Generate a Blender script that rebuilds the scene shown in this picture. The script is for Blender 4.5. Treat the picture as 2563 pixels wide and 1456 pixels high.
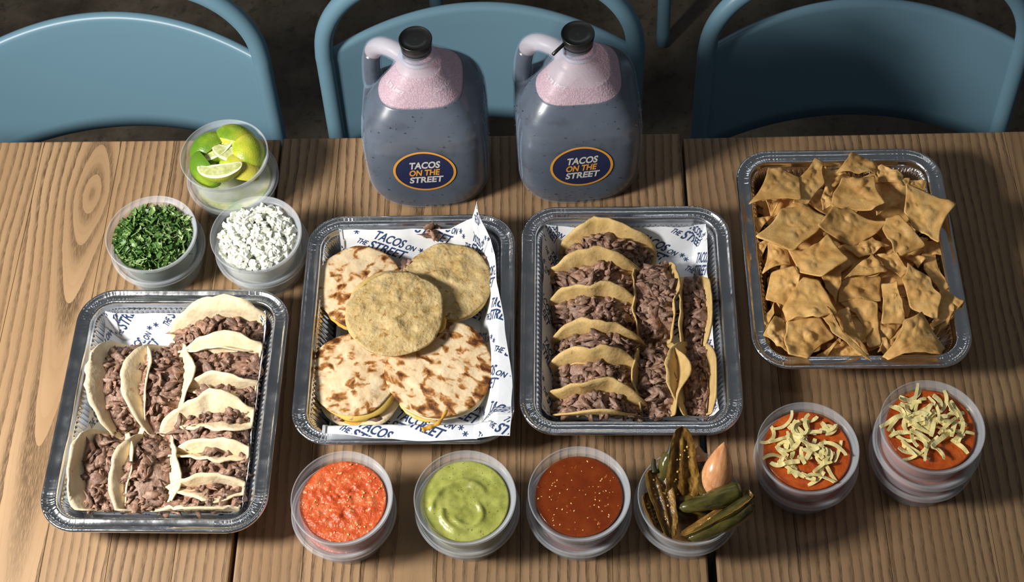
import bpy, bmesh, math, random
import numpy as np
from mathutils import Vector, Matrix, Euler, noise

for o in list(bpy.data.objects):
    bpy.data.objects.remove(o, do_unlink=True)
scene = bpy.context.scene
COL = scene.collection
PI = math.pi
rnd = random.Random(11)

# ------------------------------------------------------------------ camera
cam_d = bpy.data.cameras.new('camera')
cam = bpy.data.objects.new('camera', cam_d)
COL.objects.link(cam)
cam.location = (0.09829, -1.26310, 1.62257)
cam.rotation_mode = 'XYZ'
cam.rotation_euler = (0.557526, 0.0313944, 0.00312429)
cam_d.sensor_fit = 'HORIZONTAL'
cam_d.sensor_width = 36.0
cam_d.lens = 3738.5 / 2563.0 * 36.0
cam_d.clip_start = 0.05
scene.camera = cam

# ------------------------------------------------------------------ world, lights, exposure
world = bpy.data.worlds.new('world')
scene.world = world
world.use_nodes = True
wb = world.node_tree.nodes['Background']
wb.inputs[0].default_value = (0.86, 0.93, 1.0, 1)
wb.inputs[1].default_value = 0.075

def area_light(name, loc, target, sx, sy, power, color):
    d = bpy.data.lights.new(name, 'AREA')
    d.shape = 'RECTANGLE'; d.size = sx; d.size_y = sy
    d.energy = power; d.color = color
    o = bpy.data.objects.new(name, d)
    COL.objects.link(o)
    o.location = loc
    o.rotation_euler = (Vector(target) - Vector(loc)).to_track_quat('-Z', 'Y').to_euler()
    return o

area_light('softbox_light', (-1.10, -0.76, 1.00), (0.0, -0.20, 0.0), 0.26, 0.26, 37, (1.0, 0.965, 0.91))
area_light('added_overhead_light', (0.15, -0.30, 1.95), (0.15, -0.30, 0.0), 1.5, 0.10, 1.6, (0.93, 0.96, 1.0))  # added overhead strip, not a lamp of the room: puts glints on the foil
area_light('added_far_light', (-0.2, 2.3, 1.75), (0.0, 0.0, 0.0), 1.8, 0.12, 4, (0.90, 0.95, 1.0))  # unseen strip added beyond the tables for grazing highlights on the foil

scene.view_settings.view_transform = 'Standard'
scene.view_settings.look = 'None'
scene.view_settings.gamma = 1.0
scene.view_settings.use_curve_mapping = False
scene.view_settings.exposure = 0.0
scene.cycles.transparent_max_bounces = 32

# ------------------------------------------------------------------ helpers
def obj(name, me, mat=None, parent=None, loc=None):
    o = bpy.data.objects.new(name, me)
    COL.objects.link(o)
    if mat is not None and len(me.materials) == 0:
        me.materials.append(mat)
    if parent is not None:
        o.parent = parent
    if loc is not None:
        o.location = loc
    return o

def mesh(name, v, f, smooth=True, mats=None, midx=None):
    me = bpy.data.meshes.new(name)
    me.from_pydata([tuple(p) for p in v], [], [tuple(q) for q in f])
    if smooth:
        me.polygons.foreach_set('use_smooth', [True] * len(me.polygons))
    if mats:
        for m in mats:
            me.materials.append(m)
        if midx is not None:
            me.polygons.foreach_set('material_index', midx)
    me.update()
    return me

def tag(o, label, cat, group=None, kind=None):
    o['label'] = label
    o['category'] = cat
    if group:
        o['group'] = group
    if kind:
        o['kind'] = kind
    return o

def thing(name, label, cat, loc=(0, 0, 0), rot=(0, 0, 0), group=None):
    o = bpy.data.objects.new(name, None)
    COL.objects.link(o)
    o.empty_display_size = 0.02
    o.location = loc
    o.rotation_euler = rot
    return tag(o, label, cat, group)

def solid(o, t, off=0.0):
    m = o.modifiers.new('thickness', 'SOLIDIFY')
    m.thickness = t
    m.offset = off
    return o

def nz(x, y=0.0, z=0.0):
    return noise.noise(Vector((x, y, z)))

def sstep(a, b, x):
    t = min(1.0, max(0.0, (x - a) / (b - a)))
    return t * t * (3 - 2 * t)

def lerp_tab(tab, z):
    """piecewise linear/smooth table lookup: rows (z, v...)"""
    if z <= tab[0][0]:
        return tab[0][1:]
    for i in range(len(tab) - 1):
        a, b = tab[i], tab[i + 1]
        if z <= b[0]:
            t = (z - a[0]) / (b[0] - a[0])
            return tuple(p + (q - p) * t for p, q in zip(a[1:], b[1:]))
    return tab[-1][1:]

def catmull(P, n=8, closed=False):
    P = [Vector(p) for p in P]
    out = []
    N = len(P)
    rng = range(N) if closed else range(N - 1)
    for i in rng:
        if closed:
            p0, p1, p2, p3 = P[i - 1], P[i], P[(i + 1) % N], P[(i + 2) % N]
        else:
            p1, p2 = P[i], P[i + 1]
            p0 = P[i - 1] if i > 0 else p1 * 2 - p2
            p3 = P[i + 2] if i + 2 < N else p2 * 2 - p1
        for k in range(n):
            t = k / n
            out.append(0.5 * ((2 * p1) + (p2 - p0) * t + (2 * p0 - 5 * p1 + 4 * p2 - p3) * t * t + (3 * p1 - p0 - 3 * p2 + p3) * t ** 3))
    if not closed:
        out.append(P[-1].copy())
    return out

def tube(path, r, seg=12, cap=True):
    """sweep a circle along a path; r is a number or a function of 0..1"""
    P = [Vector(p) for p in path]
    n = len(P)
    v, f = [], []
    up = None
    for i, p in enumerate(P):
        t = (P[min(i + 1, n - 1)] - P[max(i - 1, 0)]).normalized()
        if up is None:
            up = t.orthogonal().normalized()
        else:
            up = (up - t * up.dot(t)).normalized()
        side = t.cross(up)
        rr = r(i / (n - 1)) if callable(r) else r
        for k in range(seg):
            a = 2 * PI * k / seg
            v.append(p + (up * math.cos(a) + side * math.sin(a)) * rr)
    for i in range(n - 1):
        for k in range(seg):
            k2 = (k + 1) % seg
            f.append((i * seg + k, i * seg + k2, (i + 1) * seg + k2, (i + 1) * seg + k))
    if cap:
        f.append(tuple(range(seg - 1, -1, -1)))
        f.append(tuple((n - 1) * seg + k for k in range(seg)))
    return v, f

def lathe(prof, seg=72, close_bottom=False, close_top=False, zf=None):
    """prof: list of (r, z); surface of revolution"""
    v, f = [], []
    for (r, z) in prof:
        for k in range(seg):
            a = 2 * PI * k / seg
            v.append((r * math.cos(a), r * math.sin(a), z))
    for i in range(len(prof) - 1):
        for k in range(seg):
            k2 = (k + 1) % seg
            f.append((i * seg + k, i * seg + k2, (i + 1) * seg + k2, (i + 1) * seg + k))
    if close_bottom:
        f.append(tuple(range(seg - 1, -1, -1)))
    if close_top:
        b = (len(prof) - 1) * seg
        f.append(tuple(b + k for k in range(seg)))
    return v, f

def merge(parts):
    V, F = [], []
    for v, f in parts:
        b = len(V)
        V += [tuple(p) for p in v]
        F += [tuple(i + b for i in q) for q in f]
    return V, F

# ------------------------------------------------------------------ material helper
class MB:
    def __init__(s, name):
        s.m = bpy.data.materials.new(name)
        s.m.use_nodes = True
        s.t = s.m.node_tree
        s.b = s.t.nodes['Principled BSDF']
    def n(s, kind, **kw):
        nd = s.t.nodes.new(kind)
        for k, val in kw.items():
            if k.startswith('_'):
                nd.inputs[k[1:].replace('_', ' ')].default_value = val
            else:
                setattr(nd, k, val)
        return nd
    def l(s, a, b):
        s.t.links.new(a, b)
    def set(s, **kw):
        for k, val in kw.items():
            nm = {'color': 'Base Color', 'rough': 'Roughness', 'metal': 'Metallic', 'spec': 'Specular IOR Level', 'alpha': 'Alpha',
                  'coat': 'Coat Weight', 'coat_rough': 'Coat Roughness', 'sss': 'Subsurface Weight', 'sss_scale': 'Subsurface Scale', 'trans': 'Transmission Weight', 'ior': 'IOR'}[k]
            if nm == 'Base Color' and len(val) == 3:
                val = (*val, 1)
            s.b.inputs[nm].default_value = val
        return s
    def coord(s, scale=(1, 1, 1), rot=(0, 0, 0), out='Object', rand=False):
        tc = s.n('ShaderNodeTexCoord')
        mp = s.n('ShaderNodeMapping')
        mp.inputs['Scale'].default_value = scale
        mp.inputs['Rotation'].default_value = rot
        s.l(tc.outputs[out], mp.inputs['Vector'])
        if rand:
            oi = s.n('ShaderNodeObjectInfo')
            mu = s.n('ShaderNodeMath', operation='MULTIPLY'); mu.inputs[1].default_value = 37.0
            s.l(oi.outputs['Random'], mu.inputs[0])
            cx = s.n('ShaderNodeCombineXYZ')
            for i in range(3):
                s.l(mu.outputs[0], cx.inputs[i])
            s.l(cx.outputs[0], mp.inputs['Location'])
        return mp.outputs[0]
    def noise(s, vec, scale, detail=3, rough=0.55, dist=0.0):
        nd = s.n('ShaderNodeTexNoise')
        nd.inputs['Scale'].default_value = scale
        nd.inputs['Detail'].default_value = detail
        nd.inputs['Roughness'].default_value = rough
        nd.inputs['Distortion'].default_value = dist
        s.l(vec, nd.inputs['Vector'])
        return nd.outputs['Fac']
    def voro(s, vec, scale, feature='F1'):
        nd = s.n('ShaderNodeTexVoronoi', feature=feature)
        nd.inputs['Scale'].default_value = scale
        s.l(vec, nd.inputs['Vector'])
        return nd.outputs['Distance']
    def ramp(s, fac, stops):
        nd = s.n('ShaderNodeValToRGB')
        e = nd.color_ramp.elements
        while len(e) < len(stops):
            e.new(0.5)
        for i, (p, c) in enumerate(stops):
            e[i].position = p
            e[i].color = (*c, 1) if len(c) == 3 else c
        s.l(fac, nd.inputs[0])
        return nd.outputs[0]
    def mix(s, fac, a, b, mode='MIX'):
        nd = s.n('ShaderNodeMix', data_type='RGBA', blend_type=mode)
        for sock, val in ((nd.inputs[0], fac), (nd.inputs[6], a), (nd.inputs[7], b)):
            if hasattr(val, 'links') or hasattr(val, 'is_linked'):
                s.l(val, sock)
            elif isinstance(val, (int, float)):
                sock.default_value = val
            else:
                sock.default_value = (*val, 1)
        return nd.outputs[2]
    def math(s, op, a, b=None, c=None):
        nd = s.n('ShaderNodeMath', operation=op)
        for i, val in enumerate((a, b, c)):
            if val is None:
                continue
            if isinstance(val, (int, float)):
                nd.inputs[i].default_value = val
            else:
                s.l(val, nd.inputs[i])
        return nd.outputs[0]
    def bump(s, h, strength=0.3, dist=0.001):
        nd = s.n('ShaderNodeBump')
        nd.inputs['Strength'].default_value = strength
        nd.inputs['Distance'].default_value = dist
        s.l(h, nd.inputs['Height'])
        s.l(nd.outputs[0], s.b.inputs['Normal'])
        return s
    def color(s, c):
        s.l(c, s.b.inputs['Base Color'])
        return s

def simple(name, color, rough=0.5, bump=None, **kw):
    M = MB(name).set(color=color, rough=rough, **kw)
    if bump:
        M.bump(M.noise(M.coord(), bump[0], 4), bump[1], bump[2])
    return M.m

def make_wood():
    M = MB('oiled_ash_wood')
    tc = M.n('ShaderNodeTexCoord')
    at = M.n('ShaderNodeAttribute', attribute_type='OBJECT', attribute_name='grain')
    sp = M.n('ShaderNodeSeparateXYZ'); M.l(tc.outputs['Object'], sp.inputs[0])
    sg = M.n('ShaderNodeSeparateXYZ'); M.l(at.outputs['Vector'], sg.inputs[0])
    oi = M.n('ShaderNodeObjectInfo')
    seed = M.math('MULTIPLY', oi.outputs['Random'], 91.0)
    # slow wander of the grain
    mp = M.n('ShaderNodeMapping'); mp.inputs['Scale'].default_value = (7, 2.6, 7)
    M.l(tc.outputs['Object'], mp.inputs['Vector'])
    cs = M.n('ShaderNodeCombineXYZ'); M.l(seed, cs.inputs[0]); M.l(seed, cs.inputs[1]); M.l(cs.outputs[0], mp.inputs['Location'])
    wander = M.math('MULTIPLY', M.math('SUBTRACT', M.noise(mp.outputs[0], 1.0, 2, 0.5), 0.5), 0.026)
    mp3 = M.n('ShaderNodeMapping'); mp3.inputs['Scale'].default_value = (60, 22, 60); M.l(tc.outputs['Object'], mp3.inputs['Vector'])
    jit = M.math('MULTIPLY', M.math('SUBTRACT', M.noise(mp3.outputs[0], 1.0, 3, 0.6), 0.5), 0.0045)
    x = M.math('ADD', M.math('ADD', M.math('SUBTRACT', sp.outputs[0], sg.outputs[0]), wander), jit)
    y = M.math('MULTIPLY', M.math('SUBTRACT', sp.outputs[1], sg.outputs[1]), sg.outputs[2])
    y = M.math('DIVIDE', y, M.math('ADD', 1.0, M.math('MULTIPLY', M.math('ABSOLUTE', y), 16.0)))
    d = M.math('SQRT', M.math('ADD', M.math('MULTIPLY', x, x), M.math('MULTIPLY', y, y)))
    # ring spacing varies slowly
    ring = M.math('FRACT', M.math('DIVIDE', d, 0.0112))
    ring2 = M.math('FRACT', M.math('DIVIDE', d, 0.0031))
    early = M.ramp(ring, [(0.0, (1, 1, 1)), (0.20, (0.92, 0.92, 0.92)), (0.50, (0.16, 0.16, 0.16)), (0.8, (0, 0, 0)), (0.97, (0.0, 0.0, 0.0))])
    fine = M.ramp(ring2, [(0.0, (1, 1, 1)), (0.4, (0, 0, 0)), (1.0, (0, 0, 0))])
    mp2 = M.n('ShaderNodeMapping'); mp2.inputs['Scale'].default_value = (900, 70, 900)
    M.l(tc.outputs['Object'], mp2.inputs['Vector'])
    pore = M.noise(mp2.outputs[0], 1.0, 3, 0.6)
    porem = M.ramp(pore, [(0.36, (0.40, 0.40, 0.40)), (0.58, (1, 1, 1))])
    dark = M.math('MULTIPLY', early, porem)
    # strength of the lines changes over the board
    mp4 = M.n('ShaderNodeMapping'); mp4.inputs['Scale'].default_value = (14, 3, 14); M.l(tc.outputs['Object'], mp4.inputs['Vector']); M.l(cs.outputs[0], mp4.inputs['Location'])
    zone = M.noise(mp4.outputs[0], 1.0, 2, 0.5)
    zr = M.ramp(zone, [(0.3, (0.45, 0.45, 0.45)), (0.62, (1, 1, 1))])
    dark = M.math('MULTIPLY', dark, zr)
    dark2 = M.math('MULTIPLY', M.math('MULTIPLY', fine, pore), 0.32)
    light = M.ramp(zone, [(0.25, (0.285, 0.178, 0.094)), (0.75, (0.400, 0.264, 0.150))])
    tint = M.ramp(oi.outputs['Random'], [(0.0, (0.88, 0.86, 0.84)), (1.0, (1.06, 1.04, 1.0))])
    light = M.mix(1.0, light, tint, 'MULTIPLY')
    c = M.mix(dark2, light, (0.22, 0.115, 0.045))
    c = M.mix(M.math('MULTIPLY', dark, 0.90), c, (0.058, 0.030, 0.013))
    M.color(c)
    M.set(rough=0.46, spec=0.35)
    M.bump(M.math('MULTIPLY', dark, -1.0), 0.35, 0.0006)
    return M.m

def make_foil():
    M = MB('aluminium_foil').set(color=(0.80, 0.81, 0.83), rough=0.18, metal=1.0)
    v = M.coord()
    h = M.math('ADD', M.noise(v, 120, 4, 0.6), M.math('MULTIPLY', M.voro(v, 70), 1.2))
    M.bump(h, 0.16, 0.0012)
    r = M.ramp(M.noise(v, 40, 3), [(0.3, (0.13, 0.13, 0.13)), (0.7, (0.26, 0.26, 0.26))])
    M.l(r, M.b.inputs['Roughness'])
    return M.m

def make_clear(name, col, alpha, rough=0.3):
    M = MB(name).set(color=col, rough=rough, spec=0.5)
    lw = M.n('ShaderNodeLayerWeight'); lw.inputs['Blend'].default_value = 0.35
    a = M.math('MULTIPLY_ADD', lw.outputs['Facing'], 0.24, alpha)
    M.l(a, M.b.inputs['Alpha'])
    return M.m

def make_tortilla(name, base, pale, spot, dark, thr, scale, stretch=(1, 1, 1), bump=0.35, edge=False):
    """base/pale mottling with toasted spots above a noise threshold"""
    M = MB(name).set(rough=0.62, spec=0.25)
    v = M.coord(scale=stretch, rand=True)
    v2 = M.coord(rand=True)
    mott = M.noise(v2, 70, 4, 0.6)
    c = M.ramp(mott, [(0.3, base), (0.72, pale)])
    s = M.noise(v, scale, 3, 0.5, 0.4)
    if edge:        # griddle marks are denser toward the rim of the disc
        ln = M.n('ShaderNodeVectorMath', operation='LENGTH')
        M.l(M.coord(), ln.inputs[0])
        s = M.math('ADD', s, M.math('MULTIPLY', M.math('SUBTRACT', M.math('POWER', M.math('MULTIPLY', ln.outputs['Value'], 17.0), 3.0), 0.45), 0.075))
    sp = M.ramp(s, [(thr, (0, 0, 0)), (thr + 0.10, (1, 1, 1))])
    dk = M.ramp(s, [(thr + 0.06, (0, 0, 0)), (thr + 0.20, (1, 1, 1))])
    c = M.mix(sp, c, spot)
    c = M.mix(dk, c, dark)
    M.color(c)
    h = M.math('ADD', M.noise(v2, 240, 4, 0.6), M.math('MULTIPLY', M.noise(v2, 60, 2), 1.5))
    M.bump(h, bump, 0.0016)
    return M.m

def make_beef():
    M = MB('chopped_beef').set(rough=0.42, spec=0.45)
    v = M.coord(rand=True, scale=(1, 1.6, 1.6))
    n1 = M.noise(v, 190, 4, 0.65)
    c = M.ramp(n1, [(0.28, (0.100, 0.052, 0.034)), (0.5, (0.280, 0.168, 0.118)), (0.74, (0.46, 0.310, 0.235))])
    oi = M.n('ShaderNodeObjectInfo')
    t = M.ramp(oi.outputs['Random'], [(0, (0.62, 0.58, 0.56)), (0.5, (1, 1, 1)), (1, (1.25, 1.15, 1.08))])
    M.color(M.mix(1.0, c, t, 'MULTIPLY'))
    M.bump(M.noise(v, 420, 4, 0.65), 0.6, 0.0012)
    return M.m

MAT = {}
MAT['wood'] = make_wood()
MAT['foil'] = make_foil()
MAT['chair'] = simple('blue_powder_coat', (0.145, 0.265, 0.345), 0.36, (900, 0.05, 0.0004), spec=0.4)
MAT['black_steel'] = simple('black_steel', (0.012, 0.012, 0.013), 0.5)
MAT['cup'] = make_clear('frosted_cup_plastic', (0.74, 0.80, 0.87), 0.085, 0.25)
MAT['lid'] = make_clear('frosted_lid_plastic', (0.74, 0.80, 0.87), 0.16, 0.3)
MAT['flour'] = make_tortilla('flour_tortilla', (0.70, 0.56, 0.35), (0.84, 0.72, 0.51), (0.52, 0.29, 0.11), (0.22, 0.09, 0.03), 0.69, 85)
MAT['corn'] = make_tortilla('corn_tortilla', (0.54, 0.355, 0.125), (0.70, 0.50, 0.225), (0.42, 0.22, 0.06), (0.26, 0.13, 0.04), 0.66, 120)
MAT['corn_griddled'] = make_tortilla('griddled_corn_tortilla', (0.43, 0.285, 0.10), (0.68, 0.525, 0.27), (0.42, 0.24, 0.07), (0.27, 0.13, 0.04), 0.58, 130, bump=0.8)
MAT['flour_griddled'] = make_tortilla('griddled_flour_tortilla', (0.66, 0.47, 0.26), (0.80, 0.66, 0.44), (0.46, 0.195, 0.042), (0.085, 0.026, 0.009), 0.475, 62, (1.0, 1.4, 1.0), edge=True)
MAT['beef'] = make_beef()

def make_chip():
    M = MB('fried_corn_chip').set(rough=0.48, spec=0.35)
    v = M.coord(rand=True)
    c = M.ramp(M.noise(v, 45, 4, 0.6), [(0.28, (0.54, 0.285, 0.080)), (0.5, (0.73, 0.435, 0.145)), (0.75, (0.83, 0.56, 0.235))])
    sp = M.ramp(M.noise(v, 420, 2), [(0.62, (0, 0, 0)), (0.72, (1, 1, 1))])
    c = M.mix(M.math('MULTIPLY', sp, 0.35), c, (0.30, 0.14, 0.03))
    oi = M.n('ShaderNodeObjectInfo')
    t = M.ramp(oi.outputs['Random'], [(0, (0.80, 0.76, 0.70)), (1, (1.08, 1.06, 1.04))])
    M.color(M.mix(1.0, c, t, 'MULTIPLY'))
    M.bump(M.noise(v, 300, 4, 0.6), 0.35, 0.001)
    return M.m
MAT['chip'] = make_chip()

def make_paper():
    M = MB('waxed_deli_paper').set(color=(0.80, 0.82, 0.86), rough=0.38, spec=0.4)
    v = M.coord()
    c = M.ramp(M.noise(v, 16, 3), [(0.35, (0.72, 0.75, 0.80)), (0.65, (0.83, 0.85, 0.88))])
    M.color(c)
    M.bump(M.noise(v, 55, 3, 0.5, 0.6), 0.25, 0.002)
    return M.m
MAT['paper'] = make_paper()
MAT['ink'] = simple('navy_ink', (0.028, 0.058, 0.155), 0.5)
MAT['navy'] = simple('navy_sticker', (0.022, 0.028, 0.085), 0.35)
MAT['orange'] = simple('orange_print', (0.80, 0.37, 0.055), 0.4)
MAT['white_print'] = simple('white_print', (0.66, 0.65, 0.62), 0.4)

# ================================================================== SETTING
FZ = -0.74
def build_floor():
    M = MB('worn_concrete').set(rough=0.6, spec=0.3)
    v = M.coord()
    c = M.ramp(M.noise(v, 9, 6, 0.65), [(0.3, (0.040, 0.031, 0.021)), (0.5, (0.078, 0.062, 0.044)), (0.72, (0.130, 0.108, 0.080))])
    sp = M.ramp(M.noise(v, 55, 4, 0.6), [(0.56, (0, 0, 0)), (0.68, (1, 1, 1))])
    c = M.mix(M.math('MULTIPLY', sp, 0.55), c, (0.022, 0.017, 0.012))
    M.color(c)
    M.bump(M.noise(v, 70, 5, 0.6), 0.3, 0.002)
    n = 12
    V = [(-6 + 12 * i / n, -6 + 12 * j / n, FZ) for j in range(n + 1) for i in range(n + 1)]
    F = [(j * (n + 1) + i, j * (n + 1) + i + 1, (j + 1) * (n + 1) + i + 1, (j + 1) * (n + 1) + i) for j in range(n) for i in range(n)]
    o = obj('floor', mesh('floor', V, F, False), M.m)
    o['kind'] = 'structure'
    o['label'] = 'dark stained concrete floor behind the tables'
build_floor()

# ------------------------------------------------------------------ tables
def plank_mesh(w, L, t, e0, e1):
    """board with chamfered top edges; e0/e1 = chamfer of the left/right long edge"""
    b = 0.0025
    def ring(x0, x1, y0, y1, z):
        return [(x0, y0, z), (x1, y0, z), (x1, y1, z), (x0, y1, z)]
    V = []
    V += ring(-w / 2, w / 2, -L / 2, L / 2, -t)
    V += ring(-w / 2, w / 2, -L / 2, L / 2, -b)
    V += ring(-w / 2 + e0 * 0.3, w / 2 - e1 * 0.3, -L / 2 + b * .3, L / 2 - b * .3, -b * 0.3)
    V += ring(-w / 2 + e0, w / 2 - e1, -L / 2 + b, L / 2 - b, 0)
    F = [(3, 2, 1, 0), (12, 13, 14, 15)]
    for k in range(3):
        for i in range(4):
            j = (i + 1) % 4
            F.append((k * 4 + i, k * 4 + j, k * 4 + 4 + j, k * 4 + 4 + i))
    return mesh('plank', V, F, False)

def build_table(label, x0, x1, ya, yb, boards):
    """boards: list of (right edge fraction, grain tuple). Back edge runs from (x0,ya) to (x1,yb)."""
    L = 0.78
    cx = (x0 + x1) / 2
    ang = math.atan2(yb - ya, x1 - x0)
    t = thing('restaurant_table', label, 'table', (cx, (ya + yb) / 2, FZ), (0, 0, ang), 'wooden tables pushed together in a row')
    w = x1 - x0
    prev = 0.0
    for i, (fr, g) in enumerate(boards):
        a, b = prev * w - w / 2, fr * w - w / 2
        prev = fr
        me = plank_mesh(b - a - 0.0002, L, 0.03, 0.0025 if i == 0 else 0.0003, 0.0025 if i == len(boards) - 1 else 0.0003)
        p = obj('plank', me, MAT['wood'], t, ((a + b) / 2, -L / 2, -FZ))
        p['grain'] = [float(q) for q in g]
    v, f = lathe([(0.03, 0.012), (0.03, 0.68)], 24, True, True)
    obj('pedestal_column', mesh('pedestal_column', v, f), MAT['black_steel'], t, (0, -L / 2, 0))
    v, f = lathe([(0.21, 0.0), (0.21, 0.006), (0.19, 0.012), (0.03, 0.02)], 40, True, True)
    obj('base_plate', mesh('base_plate', v, f), MAT['black_steel'], t, (0, -L / 2, 0))
    v, f = merge([([(-.2, -.035, .68), (.2, -.035, .68), (.2, .035, .68), (-.2, .035, .68), (-.2, -.035, .71), (.2, -.035, .71), (.2, .035, .71), (-.2, .035, .71)],
                   [(0, 3, 2, 1), (4, 5, 6, 7), (0, 1, 5, 4), (1, 2, 6, 5), (2, 3, 7, 6), (3, 0, 4, 7)])])
    obj('top_bracket', mesh('top_bracket', v, f, False), MAT['black_steel'], t, (0, -L / 2, 0))

# grain: (ring centre x, ring centre y, squash of y) in the board's own space
build_table('wooden table at left under the flour taco tray and herb cups', -0.8265, -0.2755, 0.0055, 0.0005,
            [(0.20, (-.3, 0.0, .05)), (0.405, (0.22, 0.10, .045)), (0.60, (0.026, 0.300, .42)), (0.74, (-.20, .25, .07)), (0.88, (0.16, .3, .10)), (1.0, (-.12, -.2, .06))])
build_table('wooden table at centre under the two drink jugs', -0.2725, 0.2735, 0.0020, -0.0012,
            [(0.145, (.20, 0.2, .12)), (0.27, (-.3, .1, .05)), (0.43, (0.016, -1.15, .11)), (0.606, (-.25, 0.2, .06)), (0.80, (-.15, .3, .07)), (1.0, (0.2, .1, .05))])
build_table('wooden table at right under the tortilla chip tray', 0.2765, 0.8255, -0.0095, -0.0065,
            [(0.17, (-.2, .1, .06)), (0.36, (.22, -.2, .08)), (0.58, (0.17, -0.45, .07)), (0.79, (.3, .0, .05)), (1.0, (-.2, 0.1, .05))])

# ------------------------------------------------------------------ chairs
def build_chair(label):
    t = thing('metal_chair', label, 'chair', (0, 0, 0), (0, 0, 0), 'blue tubular metal chairs')
    hw, R = 0.2275, 0.0135
    def yb(z):
        return (z - 0.49) * 0.15
    # hoop above the seat
    pts = [(-hw, yb(0.42), 0.42), (-hw, yb(.5), .5), (-hw, yb(.6), .6), (-hw, yb(.68), .68)]
    rc = 0.135
    ztop = 0.835
    for k in range(7):
        a = PI - (PI / 2) * k / 6
        z = ztop - rc + rc * math.sin(a)
        pts.append((-hw + rc + rc * math.cos(a), yb(z), z))
    pts += [(-p[0], p[1], p[2]) for p in reversed(pts)]
    v, f = tube(catmull(pts, 4), R, 20)
    obj('back_frame', mesh('back_frame', v, f), MAT['chair'], t)
    for s in (-1, 1):
        v, f = tube(catmull([(s * hw, yb(0.42), 0.425), (s * hw, yb(.36) + .004, .34), (s * (hw + .002), .02, .18), (s * (hw + .004), .055, 0.004)], 6), R, 20)
        obj('leg', mesh('leg', v, f), MAT['chair'], t)
        v, f = tube(catmull([(s * (hw - .01), -.40, 0.43), (s * (hw - .006), -.415, .39), (s * (hw + .0), -.425, .2), (s * (hw + .004), -.435, 0.004)], 6), R, 20)
        obj('leg', mesh('leg', v, f), MAT['chair'], t)
        v, f = tube([(s * hw, yb(.42), .42), (s * hw, -.1, .425), (s * (hw - .01), -.40, .43)], R * .9, 16)
        obj('seat_rail', mesh('seat_rail', v, f), MAT['chair'], t)
    # seat pan
    V, F = [], []
    n = 20
    for j in range(n + 1):
        for i in range(n + 1):
            u, w = -1 + 2 * i / n, j / n
            x = u * (hw - 0.012)
            y = -0.42 + 0.40 * w
            z = 0.448 - 0.016 * (1 - u * u) * math.sin(PI * min(1, w * 1.1)) - 0.02 * max(0, 0.12 - w) / 0.12
            V.append((x, y, z))
    F = [(j * (n + 1) + i, j * (n + 1) + i + 1, (j + 1) * (n + 1) + i + 1, (j + 1) * (n + 1) + i) for j in range(n) for i in range(n)]
    solid(obj('seat', mesh('seat', V, F), MAT['chair'], t), 0.004)
    # curved backrest panel with a rounded top roll
    V, F = [], []
    nu = 48
    prof = []          # (along height 0..1, offset to the back, extra z)
    for k in range(9):
        prof.append((k / 8 * 0.955, 0.0, 0))
    rr = 0.0085
    for k in range(1, 8):
        a = PI * k / 8
        prof.append((0.955, rr - rr * math.cos(a), rr * math.sin(a)))
    for k in range(9):
        prof.append(((1 - k / 8) * 0.955, 2 * rr - (2 * rr - 0.006) * min(1, k / 1.5), 0))
    np_ = len(prof)
    for i in range(nu + 1):
        u = -1 + 2 * i / nu
        x = u * (hw - 0.004)
        c = 1 - u * u
        zb = 0.508 + 0.026 * c
        zt = 0.700 + 0.036 * c
        for (h, off, ez) in prof:
            z = zb + (zt - zb) * h + ez
            y = yb(z) + 0.052 * c * (0.75 + 0.25 * h) + off - 0.004
            V.append((x, y, z))
    for i in range(nu):
        for k in range(np_):
            k2 = (k + 1) % np_
            F.append((i * np_ + k, (i + 1) * np_ + k, (i + 1) * np_ + k2, i * np_ + k2))
    F.append(tuple(range(np_)))
    F.append(tuple(nu * np_ + k for k in range(np_ - 1, -1, -1)))
    obj('backrest', mesh('backrest', V, F), MAT['chair'], t)
    return t

def copy_tree(o, loc, rz, label):
    c = o.copy(); COL.objects.link(c)
    c.location = loc; c.rotation_euler = (0, 0, rz); c['label'] = label
    for ch in o.children:
        d = ch.copy(); COL.objects.link(d); d.parent = c
        for g in ch.children:
            e = g.copy(); COL.objects.link(e); e.parent = d
    return c
chair = build_chair('blue metal chair directly behind the two drink jugs')
chair.location = (-0.006, 0.155, FZ)
copy_tree(chair, (-0.553, 0.150, FZ), 0.0, 'brightly lit blue metal chair at left behind the lime cup')
copy_tree(chair, (0.552, 0.148, FZ), 0.0, 'shadowed blue metal chair at right behind the chip tray')
copy_tree(chair, (0.098, 0.86, FZ), PI, 'farthest blue metal chair showing only its legs at the top edge')

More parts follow.
